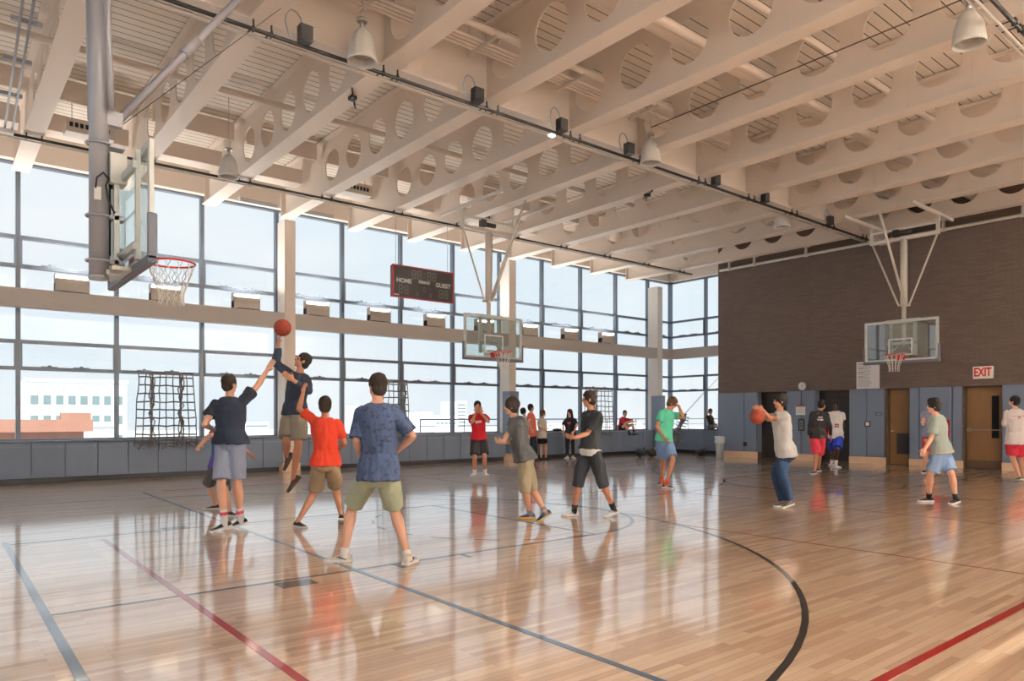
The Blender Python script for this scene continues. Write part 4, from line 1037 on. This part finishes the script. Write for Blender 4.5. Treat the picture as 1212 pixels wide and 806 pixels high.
def hr_(b,**k): d=dict(b); d.update(k); return d
W_=M_white; K_=mat('shoe_black',(.016,.016,.018),.6); SG=mat('shoe_grey',srgb(150,148,146),.6); SW=mat('shoe_white',srgb(226,226,228),.55); SN=mat('shoe_navy',srgb(34,48,88),.6); SY=mat('sole_yellow',srgb(196,160,70),.5); SB=mat('shoe_brown',srgb(70,46,34),.6)
SOW=mat('sock_white',srgb(230,226,224),.9); SOK=mat('sock_black',(.015,.015,.018),.9); SOP=mat('sock_pink',srgb(226,96,120),.9); SOO=mat('sock_orange',srgb(214,88,50),.9)
navy=cloth('navy',26,38,58); khaki=cloth('khaki',158,138,112); 
# 1 the defender in navy tee, arm raised
person('person in navy tee and grey-blue shorts, back turned, right arm stretched up',9.15,1.84,(272,471),(273,524),(271.9,458),172,150,
 dict(r=dict(e=(304.5,457,1),w=(316,438.5,1),up=1,hdir=(.5,.8,.1),curl=.1),l=dict(e=(242.5,502,-1),w=(251,508,1),curl=.5)),
 dict(l=dict(k=(262,572,-1),a=(265.5,612),gy=629,toe=-62,pitch=14),r=dict(k=(281,571,-1),a=(284.5,607),gy=625,toe=-62,pitch=14)),
 'light',hr_(HB,vol=.97),dict(m=[navy],hem=-.02,sleeve=.6,loose=.024),dict(m=[cloth('greyblue',142,152,176)],hem=.92,w=.93),(K_,SW),socks=(SOW,.16,SOP),girth=1.12)
# 2 crouching boy half hidden
person('crouching person half hidden behind the man in navy tee, blue and purple shirt',11.0,1.62,(262,505),(258,552),(267,493),100,80,
 dict(r=dict(e=(246,517,-1),w=(238,526,-1)),l=dict(e=(286,528,1),w=(299,540,1))),
 dict(l=dict(k=(266,578,-1),a=(272,606),gy=611,toe=60),r=dict(k=(247,572,-1),a=(255,597),gy=603,toe=-80)),
 'light',HB,dict(m=[cloth('azure',44,104,150),cloth('purple',92,84,168)],hem=-.04,sleeve=.6,paint=lambda u,v,f:1 if v<.3 else 0),dict(m=[cloth('charcoal',104,102,104)],hem=1,w=1.1),(SB,SW),voxel=.008)
# 3 the jumper
person('jumping person in dark navy sweatshirt and beige shorts reaching for the ball',10.0,1.84,(354,442),(349,489),(357.6,429.5),-35,-60,
 dict(r=dict(e=(326.5,430,0),w=(329.5,407,-1),up=1,hdir=(.12,1,.05),curl=.15),l=dict(e=(365.5,462,-1),w=(347,450,-1),hdir=(-.6,.5,-.3),curl=.3)),
 dict(r=dict(k=(339,524,-1),a=(339,540),dt=.25,toe=-60,pitch=62),l=dict(k=(353,527,-1),a=(347,566),dt=.0,toe=-55,pitch=48)),
 'tan',hr_(HK,vol=.98),dict(m=[cloth('ink',42,54,74)],hem=-.06,sleeve=1.8,loose=.026),dict(m=[cloth('sand',152,146,134)],hem=.85,w=1.14),(SB,SB),hpitch=25)
# 4 orange tee
person('person in orange-red tee and khaki shorts seen from behind, left arm raised',9.35,1.70,(385,495),(385,548),(384.8,482),172,190,
 dict(l=dict(e=(354,484,1),w=(358.5,466,1),up=1,hdir=(.15,1,.1)),r=dict(e=(408,524,1),w=(402,531,1),curl=.6)),
 dict(l=dict(k=(373.5,580,1),a=(352.5,613),gy=624,toe=50,pitch=0),r=dict(k=(397,576,1),a=(404,609),gy=621,toe=-170,pitch=20)),
 'tan',hr_(HB,bun=0,vol=1.0),dict(m=[cloth('orange',232,72,48)],hem=-.06,sleeve=.7,loose=.03),dict(m=[khaki],hem=.95,w=1.05),(K_,SW),girth=1.0)
# 5 patterned shirt
person('person with back turned in printed navy shirt and pale green shorts',7.05,1.80,(447,478),(448,561),(446.5,461.5),165,228,
 dict(l=dict(e=(422,521,-1),w=(427,541,1),curl=.5,sleeve=.95),r=dict(e=(491.5,520,-1),w=(472,532.5,1),curl=.5,sleeve=.85)),
 dict(l=dict(k=(417,598,1),a=(407.5,652),gy=665,toe=-78),r=dict(k=(466.5,602,1),a=(483,656),gy=668,toe=-196)),
 'light',hr_(HB,top=1,vol=1.0),dict(m=[pattern_mat('cloth_patterned_navy',srgb(70,88,124),srgb(46,56,84),26,.6)],hem=-.09,sleeve=.9,loose=.034,flare=1.05),dict(m=[cloth('palegreen',172,180,154)],hem=.93,w=1.03),
 (mat('shoe_offwhite',srgb(206,200,190),.6),SW,mat('shoe_stripe',srgb(96,84,72),.6)),socks=(SOW,.06),girth=1.06,voxel=.006)
# 6 red tee, hands over face
person('person in red tee and black shorts standing with both hands over his face',17.5,1.80,(565,490),(567,519),(565.2,480.5),8,10,
 dict(r=dict(e=(558.5,500,-1),w=(563.5,488,-1),hdir=(.1,1,.1),palm=180,curl=.1),l=dict(e=(578,499,-1),w=(569,488.5,-1),hdir=(-.15,1,.1),palm=180,curl=.1)),
 dict(r=dict(k=(561.8,542,-1),a=(561.8,557),gy=563,toe=-25),l=dict(k=(573.5,541,-1),a=(574,557),gy=563,toe=35)),
 'tan',HK,dict(m=[cloth('red',200,24,44),W_],hem=-.06,sleeve=.65,paint=lambda u,v,f:1 if f>.3 and .62<v<.72 and abs(u)<.45 else 0),dict(m=[cloth('black',22,22,28)],hem=.85,w=1.15),(SW,SW),socks=(SOW,.1),voxel=.009)
# 7 grey tee, khaki shorts
person('person running left in dark grey tee with pale green print and long khaki shorts',9.95,1.68,(609,494.5),(621,542),(605.5,482),-78,-85,
 dict(l=dict(e=(600.5,514,1),w=(596,523.5,-1),curl=.7,hdir=(-1,.1,0)),r=dict(e=(625,518,-1),w=(603.5,524,-1),curl=.7,hdir=(-1,.0,0))),
 dict(l=dict(k=(621,579,-1),a=(627.5,604),gy=613.5,toe=-72,pitch=0),r=dict(k=(631,580,0),a=(645,602),gy=616.5,toe=-68,pitch=28)),
 'light',hr_(HB,vol=1.1,fringe=1),dict(m=[cloth('darkgrey',86,88,92),cloth('lime',128,172,122)],hem=-.06,sleeve=.68,loose=.03,paint=lambda u,v,f:1 if f>.1 and .5<v<.85 and abs(u)<.5 else 0),
 dict(m=[cloth('khakilong',166,156,132)],hem=1.04,w=1.3),(SN,SY,mat('shoe_lace_grey',srgb(120,130,150),.7)),socks=(mat('sock_grey',srgb(140,140,145),.9),.07),girth=1.05)
# 8-10 trio by the ledge
person('person in white top with dark hair, farthest left of the trio near the window ledge',24.0,1.62,(621,492.5),(623,513),(619.8,487.8),120,110,
 dict(r=dict(e=(617.5,501,-1),w=(622,508,-1)),l=dict(e=(627,501,1),w=(628,508,1))),
 dict(l=dict(k=(624.5,527,0),a=(625,540),gy=544,toe=60),r=dict(k=(622,527,0),a=(622,540),gy=544,toe=60)),
 'light',hr_(HK,vol=1.1),dict(m=[W_],hem=-.05),dict(m=[cloth('darknavy',28,34,48)],hem=1.9,n='trousers'),(K_,K_),voxel=.012)
person('tall person in coral shirt and navy trousers in the trio near the window ledge',23.5,1.82,(628.5,489),(630.5,514),(628.5,482.7),100,95,
 dict(r=dict(e=(625.5,499,-1),w=(629,508,-1)),l=dict(e=(632.5,499,1),w=(633,508,1))),
 dict(l=dict(k=(633.5,528,0),a=(635,538),gy=545.2,toe=80),r=dict(k=(629.5,528,0),a=(631,538),gy=545.2,toe=80)),
 'light',HB,dict(m=[cloth('coral',230,116,96)],hem=-.1),dict(m=[cloth('darknavy',28,34,48)],hem=1.9,n='trousers'),(K_,K_),voxel=.011)
person('person in white tee and black shorts, rightmost of the trio by the window ledge',24.0,1.66,(641.5,495),(641.5,517),(642.5,489.8),60,75,
 dict(r=dict(e=(637.5,505,-1),w=(643,508,-1)),l=dict(e=(646,503.5,1),w=(647,507,-1))),
 dict(l=dict(k=(646,528,0),a=(646,538),gy=544,toe=70),r=dict(k=(640,528,0),a=(640.5,538),gy=544,toe=60)),
 'light',hr_(HM,vol=1.05),dict(m=[cloth('offwhite',218,214,204)],hem=-.08,loose=.03),dict(m=[cloth('black',22,22,28)],hem=.6,w=1.15),(K_,K_),voxel=.011)
# 11 long haired girl
person('long-haired person in black tee and black leggings by the window ledge',24.6,1.68,(674.5,494.5),(675,514),(674.2,488.3),-20,-30,
 dict(r=dict(e=(666.5,504.5,-1),w=(666.8,512,-1)),l=dict(e=(683,503,-1),w=(679,511.5,-1))),
 dict(r=dict(k=(671.5,527,0),a=(671.5,538),gy=542.5,toe=-30),l=dict(k=(678,527,0),a=(678.2,538),gy=542.5,toe=20)),
 'light',hr_(HB,vol=1.08,long=.36),dict(m=[cloth('blacktee',30,32,44),cloth('redprint',190,70,76)],hem=-.12,sleeve=.8,loose=.035,paint=lambda u,v,f:1 if f>.4 and .6<v<.74 and abs(u)<.38 else 0),dict(m=[cloth('black',22,22,28)],hem=1.9,n='leggings',w=1.02),(SW,SW),voxel=.011)
# 12 black tee boy
p12=person('person walking left in black tee over white undershirt and black capris',10.35,1.74,(700.5,486),(699,534),(697.5,473.8),-62,-88,
 dict(l=dict(e=(694,515,1),w=(681,518,-1),curl=.5,hdir=(-1,.1,0)),r=dict(e=(703,515,-1),w=(684,518.5,-1),curl=.6,hdir=(-1,.05,0))),
 dict(r=dict(k=(684.5,571,-1),a=(679.5,597),gy=611,toe=-82),l=dict(k=(713.5,572,0),a=(726.5,598.5),gy=611.5,toe=-66,pitch=16)),
 'tan',hr_(HB,top=1,fringe=1,vol=1.0),dict(m=[cloth('blacktee2',44,48,54)],hem=.06,sleeve=.78,loose=.024,under=1),dict(m=[cloth('blackcapri',38,42,50)],hem=1.12,w=1.25,n='capris'),(SW,SW,mat('shoe_detail_grey',srgb(150,152,156),.6)),socks=(SOK,.1))
w=p12['AR']['r'][2]; bm=newbm(); box(bm,-.035,.035,-.005,.005,-.065,.065); o=obj('phone',bm,M_white,bevel=.003); o.location=w+RV*-.09+UP*.03+FV*.02; o.rotation_euler=(.2,.3,A); tag(o,'white phone in the hands of the boy in black tee','phone')
# 13 seated in red
person('person in red shirt sitting on the window ledge, arms over knees',27.7,1.72,(739,494.5),(735.5,505.5),(739.8,489.2),40,25,
 dict(r=dict(e=(739,501,-1),w=(747,500,-1)),l=dict(e=(748,498,-1),w=(742,499.5,-1))),
 dict(r=dict(k=(740.5,503.5,-1),a=(745.5,513),dt=-.45,toe=50),l=dict(k=(748.5,502.5,-1),a=(751,512.5),dt=-.45,toe=70)),
 'light',hr_(HM,vol=.95),dict(m=[cloth('crimson',192,30,52)],hem=-.0,sleeve=.95,loose=.03),dict(m=[cloth('black',22,22,28)],hem=.55,w=1.15),(K_,K_),socks=(SOK,.14),voxel=.011,seatz=.925,sdt=-.1,girth=1.05)
# 14 mint tee
person('person in mint green tee and light blue shorts, hand on head',14.6,1.82,(789.5,485.5),(785.5,520),(795.2,478),42,72,
 dict(r=dict(e=(777.5,504.5,-1),w=(787,519,-1)),l=dict(e=(808,493.5,0),w=(803.5,480.5,-1),hdir=(-.6,.5,-.2),curl=.3)),
 dict(r=dict(k=(784.8,544,-1),a=(783,566),gy=575,toe=40),l=dict(k=(796.5,544.5,-1),a=(788.5,567),gy=578,toe=55)),
 'tan',hr_(HM,vol=1.04,fringe=1),dict(m=[cloth('mint',92,204,170)],hem=-.06,sleeve=.62,loose=.026),dict(m=[cloth('lightblue',122,156,202)],hem=.85,w=1.15),(mat('shoe_dark',srgb(52,50,54),.6),SW,W_),socks=(SOO,.1),hpitch=-30,voxel=.0075)
# 15 seated kid at the end window
person('person in dark patterned tee sitting on the ledge of the end window',28.15,1.62,(840.5,492),(841.5,502.5),(841,487.2),60,20,
 dict(r=dict(e=(835.5,494,0),w=(837,489,-1),up=1),l=dict(e=(844.5,498,-1),w=(846,502,-1))),
 dict(r=dict(k=(846,504.5,-1),a=(850.5,506),dt=-.3,toe=80),l=dict(k=(848,503.5,1),a=(852,506.5),dt=-.1,toe=80)),
 'light',HM,dict(m=[pattern_mat('cloth_camo',srgb(98,92,78),srgb(52,54,46),20,.5)],hem=-.0),dict(m=[cloth('charcoal',104,102,104)],hem=.9),(K_,K_),voxel=.011,seatz=.925)
# 16 shooter
p16=person('person in heather-white tee and blue jeans holding a basketball out',11.3,1.76,(922.5,487.5),(930.5,536),(923.2,476.5),-80,-88,
 dict(l=dict(e=(908.5,496,1),w=(902,486.5,0),hdir=(-.9,.5,-.1),palm=-60,curl=.3),r=dict(e=(911,495,-1),w=(903,485.5,-1),hdir=(-.9,.45,.1),palm=-60,curl=.3)),
 dict(l=dict(k=(917.5,559,-1),a=(927.5,589.5),gy=600,toe=-70),r=dict(k=(925.5,561,-1),a=(934.5,587),gy=600.5,toe=-62,pitch=10)),
 'tan',hr_(HK,vol=1.04),dict(m=[cloth('heather',206,206,206)],hem=-.09,sleeve=.45,loose=.028),dict(m=[cloth('denim',34,62,98,var=.2)],hem=1.92,w=1.15,n='jeans'),(mat('shoe_midgrey',srgb(100,102,106),.6),SW),girth=.98)
# 17 black jacket
jac=cloth('blackjacket',18,16,20)
person('person in black track top with white lettering on the back and coral red shorts',18.0,1.80,(970,486.5),(968,516),(973,479),170,115,
 dict(l=dict(e=(958,505,0),w=(957.5,519,1)),r=dict(e=(982,504.5,0),w=(983.5,516.5,1))),
 dict(l=dict(k=(966.5,538,0),a=(964.5,555),gy=561,toe=-50),r=dict(k=(970,537,1),a=(969,552.5),gy=558,toe=-60)),
 'tan',HK,dict(m=[jac,W_,cloth('redtrim',196,30,56)],hem=-.09,sleeve=1.9,loose=.03,paint=lambda u,v,f:(1 if f<-.3 and (.62<v<.68 and abs(u)<.42 and int((u+1)*14)%3 or .72<v<.77 and abs(u)<.28 and int((u+1)*14)%3) else (2 if u>.75 and v<.42 and f>-.6 else 0))),
 dict(m=[cloth('coralred',222,66,86)],hem=.95,w=1.15),(K_,SW),voxel=.009)
# 18 white tee blue shorts
person('person in white tee with red print and royal blue shorts at the second elevator',20.4,1.86,(989.4,487),(989.5,516),(988.7,480.5),-15,-25,
 dict(r=dict(e=(981.5,501,0),w=(982.5,512,-1)),l=dict(e=(998,500.5,0),w=(998.5,513,-1))),
 dict(r=dict(k=(985.3,531,-1),a=(984.5,544),gy=550.5,toe=-40),l=dict(k=(991,531,-1),a=(989,546),gy=553.5,toe=20)),
 'dark',HK,dict(m=[W_,cloth('redprint',190,70,76)],hem=-.1,sleeve=.65,loose=.028,paint=lambda u,v,f:1 if f>.3 and .36<v<.5 and abs(u)<.32 and not(.41<v<.45 and abs(u)<.15) else 0),
 dict(m=[cloth('royal',30,58,176),W_],hem=.95,w=1.2,paint=lambda u,z,f:1 if abs(u)>1.02 and z<-.3 and f<.1 else 0),(SW,SW,K_),socks=(SOW,.14),voxel=.009)
# 20 behind 19
person('person in lavender tee and red shorts, hidden behind the boy in pale green tee',18.0,1.80,(1101,486.5),(1101.5,515),(1101.8,477),-60,-60,
 dict(r=dict(e=(1094.5,499,-1),w=(1092.5,502,-1),hdir=(0,1,0)),l=dict(e=(1107,500,1),w=(1100,505,0))),
 dict(r=dict(k=(1096,538,0),a=(1094,554),gy=560,toe=-40),l=dict(k=(1107,538,0),a=(1110,554),gy=560,toe=-60)),
 'light',HK,dict(m=[cloth('lavender',146,150,180)],hem=-.06),dict(m=[cloth('coralred',222,66,86)],hem=.8),(K_,SW),voxel=.009)
# 19 pale green tee
def grad(u,v,f): return 0
person('person looking left in pale green-grey tee, light denim shorts and black shoes',11.95,1.76,(1107,492.5),(1115,535),(1105.6,482),-125,-110,
 dict(l=dict(e=(1102,519,-1),w=(1095,531,-1),curl=.6),r=dict(e=(1116,515,1),w=(1104,520,1),curl=.6)),
 dict(l=dict(k=(1101,562,-1),a=(1099.5,585),gy=594,toe=-84),r=dict(k=(1126.5,562,0),a=(1131.5,585.5),gy=596.5,toe=-60,pitch=6)),
 'light',hr_(HK,vol=1.08),dict(m=[cloth('palesage',166,178,172),cloth('cream',206,190,160)],hem=-.04,sleeve=.72,loose=.03,paint=lambda u,v,f:1 if v<.035 else 0),dict(m=[cloth('denimlight',140,168,208)],hem=.86,w=1.05),(K_,SW),socks=(SOK,.09),girth=1.08,voxel=.007)
# 21 right edge
person('person in long-sleeved white shirt and red shorts at the right edge',15.7,1.78,(1201.8,484.5),(1202,523),(1200.5,476.5),172,215,
 dict(l=dict(e=(1188.5,502,0),w=(1189,491,1),curl=.6),r=dict(e=(1214,503,0),w=(1212,516,1))),
 dict(l=dict(k=(1199,543,-1),a=(1207,563),gy=570,toe=178,pitch=10),r=dict(k=(1208,544,1),a=(1212,560),gy=569,toe=170)),
 'light',HK,dict(m=[cloth('whiteshirt',222,214,214),cloth('redline',176,90,96)],hem=-.08,sleeve=1.2,loose=.034,paint=lambda u,v,f:1 if f<-.3 and ((abs(v-.80)<.008 and abs(u)<.8) or (abs(abs(u)-(.80-v)*1.6)<.05 and .70<v<.8) or (abs(v-.74)<.008 and abs(u)<.2)) else 0),dict(m=[cloth('redshorts',206,48,72)],hem=.7,w=1.2),(mat('shoe_olive',srgb(96,104,80),.6),SW),voxel=.008)
# ================================================================= OUTSIDE
M_ob=mat('pale_facade',srgb(236,238,240),.8,var=.02,scale=.05); M_ow=mat('facade_window',srgb(120,140,146),.3)  # on the far blocks, distance haze is put into the pale wall colour
M_obr=mat('pale_brick_parapet',srgb(178,132,116),.8,var=.06,scale=1.2)
def facade(name,t,x0,x1,ytop,depth,label,rows,cols,m=None,zb=-25,wh=.5,skip=()):
    """a block whose long face is parallel to the window wall, seen between columns x0..x1 (px) at distance t along Y"""
    a=ray(x0,ytop); b=ray(x1,ytop); Yd=t; xa=a.x*Yd/a.y; xb=b.x*Yd/b.y; zt=H+a.z*Yd/a.y
    e=empty(name,(xa,Yd,zb)); tag(e,label,'building'); w=xb-xa; h=zt-zb
    bm=newbm(); box(bm,0,w,0,depth,0,h); obj('facade_wall',bm,m or M_ob,e)
    if rows:
        rz=3.6
        for r in range(rows):
            bm=newbm()
            for c in range(cols):
                if (r,c) in skip: continue
                cxx=w*(c+.7)/(cols+.4); box(bm,cxx-wh*1.3,cxx+wh*1.3,-.12,.05,h-3.4-r*rz-.9,h-3.4-r*rz+.7)
            obj('window_row',bm,M_ow,e)
    bm=newbm(); box(bm,-.3,w+.3,-.3,.2,h-.25,h+.25); obj('parapet',bm,m or M_ob,e)
    return e
facade('office_building',150,30,150,449,20,'white building with rows of small windows seen through the left windows',4,8,wh=.45)
facade('brick_parapet_building',34,-60,99,504.5,9,'low pale brick rooftop wall outside the left window',0,0,M_obr)
facade('rooftop_shed',44,79,99,494,3,'small brick box on the roof outside the left window',0,0,M_obr)
facade('white_annex',95,104,135,502,10,'low white annex beside the pale brick roof',2,3,wh=.6)
facade('apartment_tower',420,430,452,480,25,'hazy pale tower group seen left of the middle hoop',6,4,wh=1.0)
facade('apartment_tower',520,452,472,491,25,'lower hazy pale block beside the tower left of the boy in red',3,4,wh=1.0)
facade('apartment_tower',600,495,512,488,30,'broad hazy pale tower behind the man in patterned shirt',5,3,wh=1.6)
facade('apartment_tower',600,541,552,475,30,'tallest hazy tower just left of the boy in red',7,3,wh=1.4)
facade('apartment_tower',560,515,541,492,26,'low hazy block below the skyline left of the boy in red',2,5,wh=1.5)
facade('apartment_tower',700,290,318,500,30,'low hazy rooftops behind the jumping boy',1,6,wh=1.5)
facade('apartment_tower',800,640,760,501,30,'long low hazy rooftops behind the far windows',1,8,wh=1.5)
bm=newbm(); box(bm,-400,1600,60,1500,-26,-25); o=struct(obj('ground',bm,mat('haze_tinted_city_ground',srgb(196,204,208),.9,var=.1,scale=.03)))  # ground colour made pale to stand in for haze
# balcony rail outside far windows
e=empty('terrace_railing',(0,22.5,0)); tag(e,'thin metal railing outside the far windows','railing')
bm=newbm(); path(bm,[(14,0,1.35),(34,0,1.35)],.025,6); path(bm,[(14,0,1.1),(34,0,1.1)],.012,6)
for x in range(14,35,2): path(bm,[(x,0,0),(x,0,1.35)],.02,6)
obj('rail',bm,M_mull,e)
bm=newbm(); box(bm,10,40,19.35,23,-.3,0); box(bm,24.4,30,8,19.35,-.3,0); struct(obj('terrace_slab',bm,mat('terrace_concrete',srgb(200,200,200),.9)))
# ================================================================= LIGHT
w=bpy.data.worlds.new('sky'); scn.world=w; w.use_nodes=True; nt=w.node_tree; bg=nt.nodes['Background']
tc=N(nt,'ShaderNodeTexCoord'); nz=N(nt,'ShaderNodeTexNoise'); nz.inputs['Scale'].default_value=2.5; nz.inputs['Detail'].default_value=4
mp=N(nt,'ShaderNodeMapping'); mp.inputs['Scale'].default_value=(1,1,3); nt.links.new(tc.outputs['Generated'],mp.inputs[0]); nt.links.new(mp.outputs[0],nz.inputs['Vector'])
cr=N(nt,'ShaderNodeValToRGB'); cr.color_ramp.elements[0].position=.4; cr.color_ramp.elements[0].color=(.80,.89,.98,1); cr.color_ramp.elements[1].position=.62; cr.color_ramp.elements[1].color=(.93,.96,1,1)
nt.links.new(nz.outputs['Fac'],cr.inputs[0]); nt.links.new(cr.outputs[0],bg.inputs[0]); bg.inputs[1].default_value=.78
sun=bpy.data.lights.new('sun','SUN'); sun.energy=5; sun.angle=.012; sun.color=(1,.93,.82); so=bpy.data.objects.new('sun',sun); COL.objects.link(so)
d=Vector((.35,1,-1.27*1.0)); so.rotation_euler=d.to_track_quat('-Z','Y').to_euler()
def area(loc,rot,sx,sy,power,col,name='lamp_and_fill_light'):
    l=bpy.data.lights.new(name,'AREA'); l.shape='RECTANGLE'; l.size=sx; l.size_y=sy; l.energy=power; l.color=col
    o=bpy.data.objects.new(name,l); o.location=loc; o.rotation_euler=rot; COL.objects.link(o); return o
for i in range(-3,10):     # the uplights on the spandrel throw light up and inwards
    area((X0+PX*(i+.5),18.56,4.57),(math.radians(180-7),0,0),.6,.12,30,(1,.95,.88))
# added unseen uplight fixtures behind the camera; their area lamps fill the room
proto=[x for x in bpy.data.objects if x.name.startswith('uplight_fixture')][0]
for i in range(0,10):
    xx=X0+PX*(i+.5)-2
    o=copy_tree(proto); o.location=(xx,YB+.16,4.6); o.rotation_euler=(0,0,PI); tag(o,'added unseen beige uplight filling the room from behind the camera','uplight','added fill uplights behind the camera')
    area((xx,YB+.3,5.0),(math.radians(180+60),0,0),.6,.12,1050,(1,.95,.87))
cam=bpy.data.cameras.new('camera'); co=bpy.data.objects.new('camera',cam); COL.objects.link(co); scn.camera=co
co.location=(0,0,H); co.rotation_euler=(PI/2,0,math.atan2(S,C)-PI/2); cam.sensor_width=36; cam.lens=36*F/1212; cam.shift_y=(Y0-403)/1212; cam.clip_end=3000; cam.clip_start=.05
vs=scn.view_settings; vs.view_transform='Standard'; vs.look='None'; vs.gamma=1; vs.use_curve_mapping=False; vs.exposure=0.42
